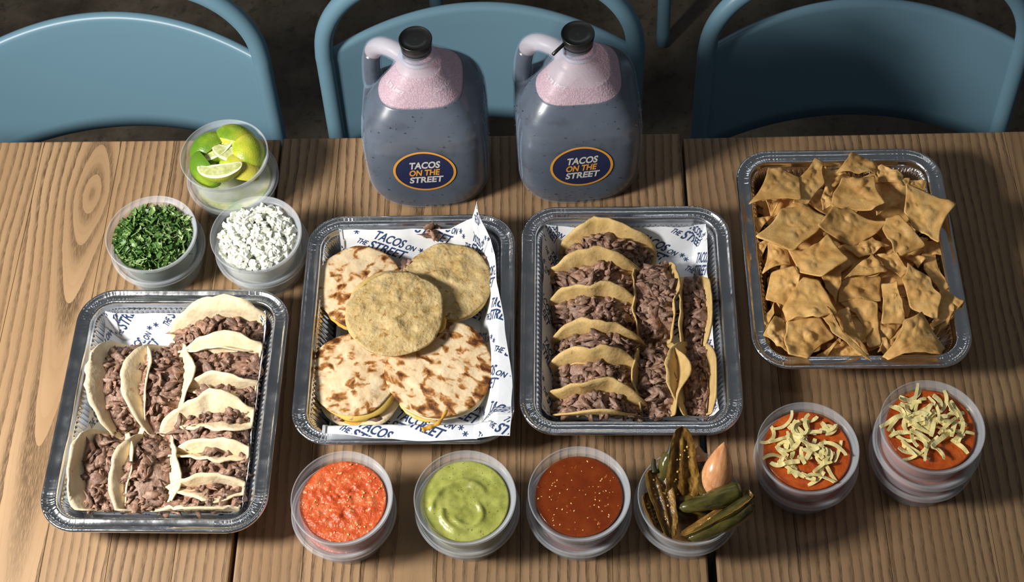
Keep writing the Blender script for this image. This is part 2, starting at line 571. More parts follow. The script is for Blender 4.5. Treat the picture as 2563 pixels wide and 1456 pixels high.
# ================================================================== FOIL TRAYS
TW, TL, TR = 0.264, 0.324, 0.046
def perim(n):
    """points on the outer rim: (x, y, nx, ny, s, corner weight)"""
    segs = []
    hx, hy, r = TW / 2, TL / 2, TR
    st = [('l', (hx, -hy + r), (hx, hy - r), (1, 0)), ('a', (hx - r, hy - r), 0), ('l', (hx - r, hy), (-hx + r, hy), (0, 1)), ('a', (-hx + r, hy - r), PI / 2),
          ('l', (-hx, hy - r), (-hx, -hy + r), (-1, 0)), ('a', (-hx + r, -hy + r), PI), ('l', (-hx + r, -hy), (hx - r, -hy), (0, -1)), ('a', (hx - r, -hy + r), 1.5 * PI)]
    lens = [(math.dist(q[1], q[2]) if q[0] == 'l' else r * PI / 2) for q in st]
    tot = sum(lens)
    out = []
    for k in range(n):
        s = tot * k / n
        q = s
        for seg, ln in zip(st, lens):
            if q <= ln:
                break
            q -= ln
        if seg[0] == 'l':
            t = q / ln
            x = seg[1][0] + (seg[2][0] - seg[1][0]) * t; y = seg[1][1] + (seg[2][1] - seg[1][1]) * t
            cw = max(0.0, 1 - min(q, ln - q) / 0.022)
            out.append((x, y, seg[3][0], seg[3][1], s, cw * 0.9))
        else:
            a = seg[2] + q / r
            out.append((seg[1][0] + r * math.cos(a), seg[1][1] + r * math.sin(a), math.cos(a), math.sin(a), s, 1.0))
    return out

def tray_meshes():
    n = 1000
    P = perim(n)
    rim_prof = [(0.0012, .0525, 0), (0.0, .0545, .2), (0.0004, .0566, .5), (0.0022, .0580, .7), (0.0042, .0574, .8), (0.0056, .0552, 1), (0.0085, .0545, 1), (0.0125, .0545, 1), (0.0145, .0552, .8), (0.0160, .0560, .6), (0.0175, .0552, .5), (0.0185, .0530, .4)]
    pan_prof = [(0.0185, .0530, .4, 0), (0.0195, .0490, .6, 0), (0.0200, .0462, .6, 0), (0.0215, .0452, .3, .15), (0.0225, .0440, .2, .8), (0.0255, .0360, .1, 1), (0.0290, .0260, .1, 1), (0.0325, .0160, .1, 1), (0.0355, .0080, .1, 1), (0.0375, .0040, .1, .6), (0.0410, .0020, .1, .2), (0.0450, .0012, 0, 0)]
    def ridge(s, cw):
        c = nz(s * 520, 3.1) * 0.6 + nz(s * 1100, 7.7) * 0.45
        return (abs(c) - 0.22) * 2.2 * cw + nz(s * 60, 1.3) * 0.25 + (0.35 * max(0, nz(s * 120, 9.2)) * (1 - cw))
    def rib(s, cw):
        per = 0.0066
        return math.sin(2 * PI * s / per) * (1 - 0.35 * cw) + nz(s * 700, 5.5) * 0.8 * cw
    V, F = [], []
    m = len(rim_prof)
    for (x, y, nx, ny, s, cw) in P:
        rg = ridge(s, cw)
        for i, (d, z, w) in enumerate(rim_prof):
            dd = d + 0.00025 * rg * w * (1 if i < 4 else 0)
            V.append((x - nx * dd, y - ny * dd, z + 0.00085 * rg * w + 0.0006 * nz(s * 14, 2.2)))
    for k in range(n):
        k2 = (k + 1) % n
        for i in range(m - 1):
            F.append((k * m + i, k2 * m + i, k2 * m + i + 1, k * m + i + 1))
    rim = mesh('tray_rim', V, F)
    V, F = [], []
    m = len(pan_prof)
    for (x, y, nx, ny, s, cw) in P:
        rg = ridge(s, cw)
        for i, (d, z, w, rw) in enumerate(pan_prof):
            dd = d + 0.00105 * rib(s, cw) * rw + 0.0004 * rg * w
            V.append((x - nx * dd, y - ny * dd, z + (0.0006 * nz(s * 14, 2.2) if i < 2 else 0)))
    for k in range(n):
        k2 = (k + 1) % n
        for i in range(m - 1):
            F.append((k * m + i, k2 * m + i, k2 * m + i + 1, k * m + i + 1))
    F.append(tuple(k * m + m - 1 for k in range(n)))
    pan = mesh('tray_pan', V, F)
    for me in (rim, pan):
        me.materials.append(MAT['foil'])
    return rim, pan
RIM, PAN = tray_meshes()
TRAYS = {'flour': (-0.3620, -0.4397, -0.0170), 'quesadilla': (-0.0824, -0.3323, -0.0012), 'corn': (0.1882, -0.3236, -0.0113), 'chips': (0.4668, -0.2389, -0.0005)}
for key, lab in (('flour', 'foil tray at lower left holding beef tacos in white flour tortillas'), ('quesadilla', 'foil tray holding five round quesadillas on printed paper'),
                 ('corn', 'foil tray holding beef tacos in yellow corn tortillas'), ('chips', 'foil tray at upper right heaped with tortilla chips')):
    x, y, a = TRAYS[key]
    t = thing('foil_tray', lab, 'tray', (x, y, 0.0003), (0, 0, a), 'rectangular foil catering trays')
    obj('pan', PAN, None, t)
    obj('rim', RIM, None, t)

# ------------------------------------------------------------------ lettering
_text_cache = {}
def text_geo(body, size, shear=0.28, bold=0.0):
    """flat lettering as (verts Nx2, faces); origin at left of the baseline"""
    key = (body, size, shear, bold)
    if key in _text_cache:
        return _text_cache[key]
    cu = bpy.data.curves.new('txt', 'FONT')
    cu.body = body; cu.size = size; cu.shear = shear; cu.offset = bold
    cu.resolution_u = 4
    cu.space_character = 1.0
    o = bpy.data.objects.new('txt', cu)
    COL.objects.link(o)
    me = bpy.data.meshes.new_from_object(o)
    v = np.array([tuple(p.co) for p in me.vertices])[:, :2]
    f = [tuple(p.vertices) for p in me.polygons]
    bpy.data.objects.remove(o, do_unlink=True)
    bpy.data.meshes.remove(me)
    bpy.data.curves.remove(cu)
    _text_cache[key] = (v, f)
    return v, f

def fit_text(body, width, height, x, y, shear=0.25, bold=0.02):
    """lettering scaled so that its box is width x height with its lower left corner at x, y"""
    v, f = text_geo(body, 1.0, 0.0, bold)
    lo, hi = v.min(0), v.max(0)
    w = (v - lo) / (hi - lo)
    q = w * np.array([width, height])
    q[:, 0] += q[:, 1] * shear
    return q + np.array([x, y]), f

def logo_tile():
    """TACOS ON * / * THE STREET, about 62 x 34 mm"""
    parts = [fit_text('TACOS', .040, .0140, .009, .0165), fit_text('ON', .0125, .0082, .0525, .0165), fit_text('THE', .0125, .0085, -.0075, .0018), fit_text('STREET', .048, .0140, .008, 0.0)]
    for cx, cy in ((.0735, .0225), (-.0120, .0170)):
        for k in range(3):
            a = PI * k / 3 + .3
            dx, dy = math.cos(a), math.sin(a)
            L, w = .0036, .0006
            q = np.array([(cx + dx * L - dy * w, cy + dy * L + dx * w), (cx - dx * L - dy * w, cy - dy * L + dx * w), (cx - dx * L + dy * w, cy - dy * L - dx * w), (cx + dx * L + dy * w, cy + dy * L - dx * w)])
            parts.append((q, [(0, 1, 2, 3)]))
    V = np.concatenate([p[0] for p in parts]); F = []
    b = 0
    for q, f in parts:
        F += [tuple(i + b for i in g) for g in f]; b += len(q)
    return V, F
LOGO = logo_tile()

# ------------------------------------------------------------------ paper liners
WALL = [(0.0, 0.0046), (0.0165, 0.0490), (0.0190, 0.0535), (0.0225, 0.0596), (0.08, 0.0615)]      # run outward, height
def climb(e):
    """arc length past the floor edge -> (run, height)"""
    for i in range(len(WALL) - 1):
        a, b = WALL[i], WALL[i + 1]
        L = math.dist(a, b)
        if e <= L or i == len(WALL) - 2:
            t = e / L
            return a[0] + (b[0] - a[0]) * t, a[1] + (b[1] - a[1]) * t
        e -= L
FA, FB = 0.0895, 0.1195
def axis_map(u, half):
    if abs(u) <= half:
        return u, WALL[0][1]
    r, z = climb(abs(u) - half)
    return math.copysign(half + r, u), z

def build_paper(key, label, edges, text_rot, text_off, seed, extra=None, warp=None):
    """edges: function (s, t in 0..1) -> flat sheet coordinate u, v"""
    x0, y0, ang = TRAYS[key]
    u0, u1, v0, v1 = edges
    def pos(u, v, lift=0.0):
        if warp:
            u, v = warp(u, v)
        u += 0.004 * nz(v * 17 + seed, 2.0) * sstep(.05, .12, abs(u))
        v += 0.004 * nz(u * 17 + seed, 6.0) * sstep(.06, .15, abs(v))
        # ragged sheet edges
        x, zx = axis_map(u, FA)
        y, zy = axis_map(v, FB)
        z = max(zx, zy) if not (abs(u) > FA and abs(v) > FB) else max(zx, zy) + 0.15 * min(zx, zy)
        wr = 0.0016 * nz(u * 26 + seed, v * 26) + 0.0011 * abs(nz(u * 60, v * 60 + seed))
        k = sstep(0.006, 0.03, z)
        z2 = z + 0.0012 + abs(wr) * (1 - k) + wr * 0.6 * k
        # hang a little off the walls
        if abs(u) > FA: x -= math.copysign(0.0022 + 0.004 * k * max(0, nz(v * 22 + seed, 1.0)), u)
        if abs(v) > FB: y -= math.copysign(0.0022 + 0.004 * k * max(0, nz(u * 22 + seed, 4.0)), v)
        p = Vector((x, y, z2 + lift))
        if extra:
            p = extra(u, v, p)
        return p
    step = 0.003
    nu, nv = int(round((u1 - u0) / step)), int(round((v1 - v0) / step))
    V = []
    for j in range(nv + 1):
        for i in range(nu + 1):
            u = u0 + (u1 - u0) * i / nu; v = v0 + (v1 - v0) * j / nv
            V.append(pos(u, v))
    F = [(j * (nu + 1) + i, j * (nu + 1) + i + 1, (j + 1) * (nu + 1) + i + 1, (j + 1) * (nu + 1) + i) for j in range(nv) for i in range(nu)]
    o = obj('paper_liner', mesh('paper_liner', V, F), MAT['paper'], None, (x0, y0, 0))
    o.rotation_euler = (0, 0, ang)
    tag(o, label, 'paper', 'printed deli paper liners')
    # printed lettering, cut along the paper's grid so it lies on the sheet
    bm = bmesh.new()
    lv, lf = LOGO
    ca, sa = math.cos(text_rot), math.sin(text_rot)
    px, py = 0.094, 0.046
    ext = 0.30
    for r in range(-8, 9):
        for c in range(-5, 6):
            ox, oy = c * px + (0.047 if r % 2 else 0) - .03, r * py
            q = lv + np.array([ox, oy])
            q = np.stack([q[:, 0] * ca - q[:, 1] * sa, q[:, 0] * sa + q[:, 1] * ca], 1) + np.array(text_off)
            if q[:, 0].max() < u0 or q[:, 0].min() > u1 or q[:, 1].max() < v0 or q[:, 1].min() > v1:
                continue
            bv = [bm.verts.new((a, b, 0)) for a, b in q]
            for f in lf:
                try:
                    bm.faces.new([bv[i] for i in f])
                except ValueError:
                    pass
    m = 0.0015
    for co, no in (((u0 + m, 0, 0), (-1, 0, 0)), ((u1 - m, 0, 0), (1, 0, 0)), ((0, v0 + m, 0), (0, -1, 0)), ((0, v1 - m, 0), (0, 1, 0))):
        g = bm.verts[:] + bm.edges[:] + bm.faces[:]
        bmesh.ops.bisect_plane(bm, geom=g, plane_co=co, plane_no=no, clear_outer=True)
    for i in range(1, nu):
        g = bm.verts[:] + bm.edges[:] + bm.faces[:]
        bmesh.ops.bisect_plane(bm, geom=g, plane_co=(u0 + (u1 - u0) * i / nu, 0, 0), plane_no=(1, 0, 0))
    for j in range(1, nv):
        g = bm.verts[:] + bm.edges[:] + bm.faces[:]
        bmesh.ops.bisect_plane(bm, geom=g, plane_co=(0, v0 + (v1 - v0) * j / nv, 0), plane_no=(0, 1, 0))
    # offset along the sheet's normal, by finite differences
    for vt in bm.verts:
        u, v = vt.co.x, vt.co.y
        p = pos(u, v)
        n = (pos(u + .001, v) - pos(u - .001, v)).cross(pos(u, v + .001) - pos(u, v - .001))
        n = n.normalized() if n.length > 0 else Vector((0, 0, 1))
        vt.co = p + n * 0.00035
    me = bpy.data.meshes.new('printed_lettering')
    bm.to_mesh(me); bm.free()
    t = obj('printed_lettering', me, MAT['ink'], o)
    t['label'] = 'navy printed TACOS ON THE STREET lettering'
    return o

build_paper('flour', 'white printed paper lining the flour taco tray', (-0.126, 0.132, -0.152, 0.164), 1.05, (0.012, 0.11), 3.0)
def corner_flap(u, v, p):
    # the far right corner of the quesadilla paper sticks up in a peak
    w = min(1, max(0, (u - 0.050) / 0.110)) * min(1, max(0, (v - 0.100) / 0.075))
    return p + Vector((-0.022, 0.002, 0.060)) * w
build_paper('quesadilla', 'white printed paper under the quesadillas with a raised far corner', (-0.104, 0.168, -0.199, 0.178), -0.42, (0.01, 0.02), 9.0, corner_flap, lambda u, v: (u - .030 * sstep(-.10, .17, v) * sstep(.04, .15, u), v + .010 * sstep(-.1, -.19, v) * sstep(.02, -.1, u) if v < -.1 else v))
build_paper('corn', 'white printed paper lining the corn taco tray', (-0.140, 0.134, -0.150, 0.168), -0.5, (0.0, -.02), 17.0)

# ================================================================== JUGS
BODY = [(0.0, .070, .067, 2.7), (0.003, .0755, .0720, 2.8), (0.010, .0785, .0742, 3.0), (0.022, .0800, .0750, 3.6), (0.045, .0808, .0755, 4.8), (0.09, .0812, .0757, 5.2), (0.122, .0806, .0752, 5.0), (0.140, .0785, .0732, 4.4),
        (0.154, .0735, .0685, 4.0), (0.168, .0655, .0610, 3.6), (0.182, .0550, .0515, 3.2), (0.196, .0440, .0420, 2.8), (0.208, .0350, .0345, 2.3), (0.216, .0285, .0283, 2.15), (0.221, .0245, .0245, 2.0), (0.225, .0218, .0218, 2.0), (0.233, .0196, .0196, 2.0), (0.240, .0190, .0190, 2.0)]
HANG = math.radians(146)
def smooth_body(z):
    a = lerp_tab(BODY, z - .003); b = lerp_tab(BODY, z); c = lerp_tab(BODY, z + .003)
    return tuple((p + 2 * q + r) / 4 for p, q, r in zip(a, b, c))
def jug_r(th, z, detail=True):
    hx, hy, n = smooth_body(max(0, z)) if z > 0.004 else lerp_tab(BODY, z)
    c, s = math.cos(th), math.sin(th)
    r = 1.0 / ((abs(c) / hx) ** n + (abs(s) / hy) ** n) ** (1 / n)
    # recess beside the handle
    d = (th - HANG + PI) % (2 * PI) - PI
    r *= 1 - 0.42 * math.exp(-(d / 0.42) ** 2) * sstep(0.118, 0.150, z) * (1 - sstep(0.205, 0.222, z))
    if detail:
        # grooves on the left and right faces
        for gt, top in ((-2.90, .140), (-2.74, .152), (-2.58, .146), (-0.24, .140), (-0.40, .152), (-0.56, .146), (0.30, .14), (0.5, .14)):
            dd = (th - gt + PI) % (2 * PI) - PI
            if abs(dd) < 0.2:
                r -= 0.0052 * math.exp(-(dd / 0.028) ** 2) * sstep(0.030, 0.045, z) * (1 - sstep(top - .02, top, z))
        # notches along the front lower edge
        dd = (th + PI / 2 + PI) % (2 * PI) - PI
        xx = r * math.sin(dd)
        if abs(dd) < 0.8:
            for gx in (-.004, .0065, .017, .0275):
                r -= 0.0050 * math.exp(-((xx - gx) / 0.0016) ** 2) * (1 - sstep(0.003, 0.011, z))
        # raised petal collar round the neck
        zc = 0.1985 - 0.0115 * math.cos(4 * (th - PI / 4))
        r += 0.0011 * sstep(zc - 0.0006, zc + 0.0010, z) * (1 - sstep(0.2150, .2165, z))
    return r

def jug_surface(z0, z1, inset, rows=None, seg=320, detail=True, top=True, bottom=True):
    if rows is None:
        rows = max(2, int((z1 - z0) / 0.0016))
    V, F = [], []
    for i in range(rows + 1):
        z = z0 + (z1 - z0) * i / rows
        for k in range(seg):
            th = 2 * PI * k / seg
            r = max(0.004, jug_r(th, z, detail) - inset)
            V.append((r * math.cos(th), r * math.sin(th), z))
    for i in range(rows):
        for k in range(seg):
            k2 = (k + 1) % seg
            F.append((i * seg + k, i * seg + k2, (i + 1) * seg + k2, (i + 1) * seg + k))
    if bottom:
        F.append(tuple(range(seg - 1, -1, -1)))
    if top:
        F.append(tuple(rows * seg + k for k in range(seg)))
    return V, F

def jug_materials():
    M = MB('frosted_jug_plastic').set(color=(0.50, 0.66, 0.86), rough=0.33, spec=0.5)
    v = M.coord()
    fog = M.noise(v, 28, 4, 0.6)
    a = M.ramp(fog, [(0.25, (0.10, 0.10, 0.10)), (0.42, (0.175, 0.175, 0.175)), (0.8, (0.215, 0.215, 0.215))])
    M.l(a, M.b.inputs['Alpha'])
    M.bump(M.noise(v, 500, 3), 0.06, 0.0006)
    MAT['jug'] = M.m
    MAT['liquid'] = simple('dark_hibiscus_drink', (0.020, 0.010, 0.018), 0.27, spec=0.9)
    M = MB('pink_foam').set(rough=0.7)
    v = M.coord()
    c = M.ramp(M.voro(v, 420), [(0.1, (0.70, 0.46, 0.48)), (0.6, (0.54, 0.31, 0.35))])
    M.color(c)
    M.bump(M.voro(v, 420), 0.5, 0.001)
    MAT['foam'] = M.m
    M = MB('thin_foam_film').set(color=(0.84, 0.70, 0.72), rough=0.6)
    M.set(alpha=0.42)
    MAT['film'] = M.m
    MAT['cap'] = simple('black_cap_plastic', (0.010, 0.010, 0.010), 0.32)
    MAT['water'] = MB('water_drop').set(color=(0.9, 0.95, 1.0), rough=0.03, trans=1.0, ior=1.33).m
    MAT['emboss'] = MB('embossed_plastic').set(color=(0.85, 0.86, 0.88), rough=0.35, alpha=0.55).m
jug_materials()

def on_front(x, z, out):
    """point on the jug's front wall above x at height z, pushed out by 'out'"""
    lo, hi = -PI + 0.2, -0.2
    for _ in range(30):
        mid = (lo + hi) / 2
        if jug_r(mid, z, False) * math.cos(mid) < x:
            lo = mid
        else:
            hi = mid
    r = jug_r(mid, z, False)
    return Vector((r * math.cos(mid), r * math.sin(mid) - out, z))

def build_jug(loc, rz, label, liquid_top, foam_top, seed, tab, text_tilt):
    j = thing('drink_jug', label, 'jug', loc, (0, 0, rz), 'gallon jugs of dark red drink')
    v, f = jug_surface(0, 0.240, 0.0, 150, top=False)
    obj('shell', mesh('shell', v, f), MAT['jug'], j)
    v, f = jug_surface(0.0022, liquid_top, 0.0020, 90)
    lq = obj('drink', mesh('drink', v, f), MAT['liquid'], j)
    lq['label'] = 'dark purple red drink inside the jug'
    v, f = jug_surface(liquid_top + 0.0002, foam_top, 0.0024, 12, detail=False)
    fm = obj('foam', mesh('foam', v, f), MAT['foam'], j)
    fm['label'] = 'pink foam on the drink'
    v, f = jug_surface(foam_top + 0.0003, 0.226, 0.0030, 14, detail=False, top=False, bottom=False)
    obj('foam_film', mesh('foam_film', v, f), MAT['film'], j)
    # handle
    c, s = math.cos(HANG), math.sin(HANG)
    path = catmull([(c * .020, s * .020, .209), (c * .036, s * .036, .2125), (c * .054, s * .054, .210), (c * .068, s * .068, .198), (c * .0755, s * .0755, .176), (c * .079, s * .079, .150), (c * .080, s * .080, .125), (c * .074, s * .074, .104)], 6)
    v, f = tube(path, lambda t: 0.0125 + 0.004 * abs(t - 0.4) ** 1.5, 24)
    obj('handle', mesh('handle', v, f), MAT['jug'], j)
    lo = [p for p in path if p.z < liquid_top + 0.004 and p.length > 0.09]
    hi = [p for p in path if p.z >= liquid_top + 0.004]
    v, f = tube(lo, 0.0105, 20)
    obj('drink', mesh('drink_in_handle', v, f), MAT['liquid'], j)
    v, f = tube(hi, 0.0108, 20)
    obj('foam_film', mesh('film_in_handle', v, f), MAT['film'], j)
    # neck thread ring and cap
    v, f = lathe([(.0205, .2235), (.0228, .2243), (.0228, .2268), (.0205, .2276), (.0202, .2305), (.0218, .2314), (.0218, .2335), (.0197, .2343)], 64)
    obj('neck_ring', mesh('neck_ring', v, f), MAT['jug'], j)
    prof = [(.0178, .2352), (.0186, .2356), (.0188, .2385), (.0183, .2393), (.0184, .2405), (.0189, .2412), (.0197, .2475), (.0203, .2520), (.0205, .2545), (.0200, .2556), (.0193, .2556), (.0188, .2546), (.0100, .2544), (0.0003, .2542)]
    v, f = lathe(prof, 72)
    cp = obj('cap', mesh('cap', v, f), MAT['cap'], j)
    cp['label'] = 'black screw cap'
    if tab:
        v, f = tube([(-.016, -.006, .2460), (-.023, -.012, .2445), (-.032, -.020, .2425)], 0.0022, 10)
        obj('tear_tab', mesh('tear_tab', v, f), MAT['cap'], cp)
    # round sticker
    R, zc, xc = 0.0400, 0.0885, -0.001
    def ring(r0, r1, out):
        V, F = [], []
        nr, ns = 6, 72
        for i in range(nr + 1):
            r = r0 + (r1 - r0) * i / nr
            for k in range(ns):
                a = 2 * PI * k / ns
                V.append(on_front(xc + r * math.cos(a), zc + r * math.sin(a), out))
        for i in range(nr):
            for k in range(ns):
                k2 = (k + 1) % ns
                F.append((i * ns + k, i * ns + k2, (i + 1) * ns + k2, (i + 1) * ns + k))
        return V, F
    v, f = ring(0.0001, R, 0.0006)
    st = obj('sticker', mesh('sticker', v, f), MAT['navy'], j)
    st['label'] = 'round navy sticker with orange border'
    v, f = ring(R - 0.0030, R + .0002, 0.0009)
    obj('border', mesh('border', v, f), MAT['orange'], st)
    ca, sa = math.cos(text_tilt), math.sin(text_tilt)
    for body, w, h, x, y, mt in (('TACOS', .0395, .0140, -.0195, .0065, 'white_print'), ('ON THE', .0390, .0125, -.0212, -.0080, 'orange'), ('STREET', .0430, .0130, -.0225, -.0232, 'white_print')):
        q, ff = fit_text(body, w, h, x, y, 0.20, 0.035)
        V = []
        for (a, b) in q:
            a, b = a * ca - b * sa, a * sa + b * ca
            V.append(on_front(xc + a, zc + b, 0.0010))
        le = obj('lettering', mesh('lettering', V, ff, False), MAT[mt], st)
        le['label'] = ('white' if mt == 'white_print' else 'orange') + ' printed word ' + body
    # embossed words on the petals
    for body, th0, w in (('3.78 Liters', -PI * .75, .030), ('Dura-Lite', -PI * .25, .026)):
        q, ff = fit_text(body, w, .0052, -w / 2, -.0026, 0.15, 0.0)
        V = []
        for (a, b) in q:
            z = 0.2015 + b * 0.72
            r = jug_r(th0, z, True) + 0.0012
            th = th0 + a / r
            r = jug_r(th, z, True) + 0.0003
            V.append((r * math.cos(th), r * math.sin(th), z))
        obj('embossed_lettering', mesh('embossed_lettering', V, ff, False), MAT['emboss'], j)
    # condensation
    rr = random.Random(seed)
    parts = []
    for k in range(230):
        th = rr.uniform(-PI * 1.08, 0.08 * PI); z = rr.uniform(.012, .19)
        R0 = jug_r(th, z, True)
        d = rr.choice([.0004, .0005, .0006, .0007, .0009, .0013])
        p = Vector((R0 * math.cos(th), R0 * math.sin(th), z))
        v, f = lathe([(d * .9, -.2 * d), (d, .15 * d), (d * .8, .55 * d), (d * .4, .8 * d)], 8, False, True)
        q = Vector((math.cos(th), math.sin(th), 0.15)).to_track_quat('Z', 'Y')
        parts.append(([q @ Vector(w) + p for w in v], f))
    v, f = merge(parts)
    dr = obj('condensation', mesh('condensation', v, f), MAT['water'], j)
    dr['kind'] = 'stuff'
    return j
build_jug((-0.0655, -0.0490, 0.0005), 0.02, 'left drink jug, pink foam filling its shoulders up to the neck', 0.181, 0.213, 5, False, 0.05)
build_jug((0.1310, -0.0455, 0.0005), 0.07, 'right drink jug, its black cap with a torn tab sticking out', 0.180, 0.198, 8, True, 0.06)

# ================================================================== BEEF, TACOS
def lump(seed, sx, sy, sz, sub=2, rough=0.5, freq=1.6):
    bm = bmesh.new()
    bmesh.ops.create_icosphere(bm, subdivisions=sub, radius=1.0)
    rr = random.Random(seed)
    off = Vector((rr.uniform(0, 50), rr.uniform(0, 50), rr.uniform(0, 50)))
    bend = rr.uniform(-0.35, 0.35)
    for v in bm.verts:
        k = 1 + rough * noise.noise(v.co * freq + off) + 0.35 * noise.noise(v.co * freq * 2.6 + off)
        c = v.co * k
        v.co = Vector((c.x * sx, c.y * sy + bend * sx * c.x * c.x * 0.8, c.z * sz + bend * 0.6 * sx * c.x * c.x))
    me = bpy.data.meshes.new('beef_piece')
    bm.to_mesh(me); bm.free()
    me.polygons.foreach_set('use_smooth', [True] * len(me.polygons))
    return me
BEEF = []
for k in range(18):
    L = (0.0040, 0.0055, 0.0068, 0.0080, 0.0048, 0.0098)[k % 6]
    me = lump(100 + k, L, (0.0030, 0.0042, 0.0026, 0.0052)[k % 4], (0.0016, 0.0022, 0.0028)[k % 3], 2, 1.15, 1.25)
    me.materials.append(MAT['beef'])
    BEEF.append(me)
BEEF_CUT = None

def scatter_beef(parent, rr, spots, scale=1.0):
    for (p, n) in spots:
        o = obj('beef_piece', rr.choice(BEEF), None, parent)
        o.location = p
        q = (n + Vector((rr.gauss(0, .45), rr.gauss(0, .45), rr.gauss(0, .2)))).normalized().to_track_quat('Z', 'Y')
        o.rotation_euler = (q.to_matrix() @ Matrix.Rotation(rr.uniform(0, 2 * PI), 3, 'Z')).to_euler()
        s = scale * rr.uniform(0.75, 1.35)
        o.scale = (s, s * rr.uniform(.8, 1.25), s * rr.uniform(.8, 1.3))

def in_tray(key, p, m=0.0):
    """slide a point that would cross the tray wall up along the wall"""
    x0, y0, a = TRAYS[key]
    ca, sa = math.cos(a), math.sin(a)
    dx, dy = p.x - x0, p.y - y0
    u, v, z = dx * ca + dy * sa, -dx * sa + dy * ca, max(p.z, 0.0065)
    for _ in range(2):
        run = 0.36 * min(z, 0.05)
        for half, which in ((FA - .0065 - m, 0), (FB - .0065 - m, 1)):
            w = u if which == 0 else v
            ex = abs(w) - (half + run)
            if ex > 0 and z < 0.062:
                w = math.copysign(half + run + 0.25 * ex, w)
                z += 0.6 * ex
                if which == 0: u = w
                else: v = w
    return Vector((x0 + u * ca - v * sa, y0 + u * sa + v * ca, z))

def build_taco(kind, label, x, y, yaw, R=0.066, r0=0.019, aF=80, aN=80, lean=0.0, fill=0.73, seed=1, z0=0.0075, ext=0.0, npc=80, wav=1.0, shift=0.0, curl=0.35, tray='flour'):
    """folded round tortilla, fold along local x, opening upward; +y flap is the far/left one"""
    rr = random.Random(seed)
    mat = MAT['flour'] if kind == 'flour' else MAT['corn']
    t = thing('beef_taco', label, 'taco', (x, y, z0), (lean, 0, yaw), kind + ' tortilla tacos in the foil tray')
    AF, AN = math.radians(aF), math.radians(aN)
    th = 0.0022 if kind == 'flour' else 0.0020
    W4 = Matrix.Translation((x, y, z0)) @ Euler((lean, 0, yaw)).to_matrix().to_4x4()
    W4i = W4.inverted()
    def keep(p, m=0.0):
        return W4i @ in_tray(tray, W4 @ p, m)
    ds = 0.0005
    tabs = []
    for al in (AF, AN):
        row = [(0.0, 0.0)]
        yy = zz = 0.0
        for i in range(220):
            s = i * ds
            an = min(s / r0, al)
            if s > r0 * al:
                an = al - curl * (s - r0 * al) / R
            yy += math.cos(an) * ds; zz += math.sin(an) * ds
            row.append((yy, zz))
        tabs.append(row)
    def sect(b):
        row = tabs[0] if b > 0 else tabs[1]
        q = min(abs(b) / ds, 218.9)
        i = int(q); t = q - i
        yy = row[i][0] + (row[i + 1][0] - row[i][0]) * t
        zz = row[i][1] + (row[i + 1][1] - row[i][1]) * t
        return math.copysign(yy, b), zz
    so = rr.uniform(0, 90)
    nr, ns = 12, 64
    V, F = [], []
    def tp(rho, ang):
        Re = R * (1 + 0.035 * nz(math.cos(ang) * 2 + so, math.sin(ang) * 2)) * rho
        a, b = Re * math.cos(ang) * (1 + ext), Re * math.sin(ang) + shift * rho
        yy, zz = sect(b)
        e = (abs(b) / R) ** 2
        yy += wav * e * (0.011 * nz(a * 22 + so, b * 9) + 0.004 * nz(a * 70 + so, b * 30))
        zz += 0.0012 * nz(a * 60, b * 60 + so)
        return keep(Vector((a, yy, zz)))
    V.append(tp(0, 0))
    for i in range(1, nr + 1):
        for k in range(ns):
            V.append(tp(i / nr, 2 * PI * k / ns))
    for k in range(ns):
        F.append((0, 1 + k, 1 + (k + 1) % ns))
    for i in range(nr - 1):
        for k in range(ns):
            k2 = (k + 1) % ns
            a = 1 + i * ns
            F.append((a + k, a + ns + k, a + ns + k2, a + k2))
    solid(obj('tortilla', mesh('tortilla', V, F), mat, t), th, 0.0)
    # filling: a lumpy bed with separate chopped pieces on top
    A = 0.90 * R * (1 + ext)
    na, nt = 30, 12
    V, F = [], []
    def top(a, tt):
        bm = math.sqrt(max(1e-8, R * R - (a / (1 + ext)) ** 2))
        sf = max(0.35 * R, bm * fill)
        yp, zp = sect(sf + shift * .5); yn, zn = sect(-sf + shift)
        w = (tt + 1) / 2
        yy = (yn + (yp - yn) * w) * 0.94
        zz = zn + (zp - zn) * w
        edge = 1 - (abs(a) / A) ** 3.0
        zz = zz * (0.62 + 0.38 * edge) + 0.006 * (1 - tt * tt) * edge - 0.003
        zz += 0.0035 * nz(a * 90 + so, yy * 90)
        return keep(Vector((a, yy, zz)), 0.003)
    for i in range(na + 1):
        a = -A + 2 * A * i / na
        for j in range(nt + 1):
            V.append(top(a, -1 + 2 * j / nt))
        bm = math.sqrt(max(1e-8, R * R - (a / (1 + ext)) ** 2))
        sf = max(0.35 * R, bm * fill)
        for j in range(nt - 1, 0, -1):
            yy, zz = sect((-1 + 2 * j / nt) * sf)
            tpz = top(a, -1 + 2 * j / nt).z
            V.append(keep(Vector((a, yy * 0.90, min(zz + 0.0022, tpz - 0.0004))), 0.003))
    per = 2 * nt
    for i in range(na):
        for j in range(per):
            j2 = (j + 1) % per
            F.append((i * per + j, (i + 1) * per + j, (i + 1) * per + j2, i * per + j2))
    F.append(tuple(range(per)))
    F.append(tuple(na * per + j for j in range(per - 1, -1, -1)))
    bed = obj('beef_filling', mesh('beef_filling', V, F), MAT['beef'], t)
    bed['kind'] = 'stuff'
    spots = []
    for k in range(npc):
        a = rr.uniform(-1, 1) * A * 0.99
        tt = rr.uniform(-0.92, 0.92)
        p = top(a, tt)
        p.z += rr.uniform(0.0002, 0.0035) + (0.003 if rr.random() < .15 else 0)
        spots.append((p, Vector((0, 0.25 * tt, 1)).normalized()))
    scatter_beef(t, rr, spots)
    return t

U = PI / 2
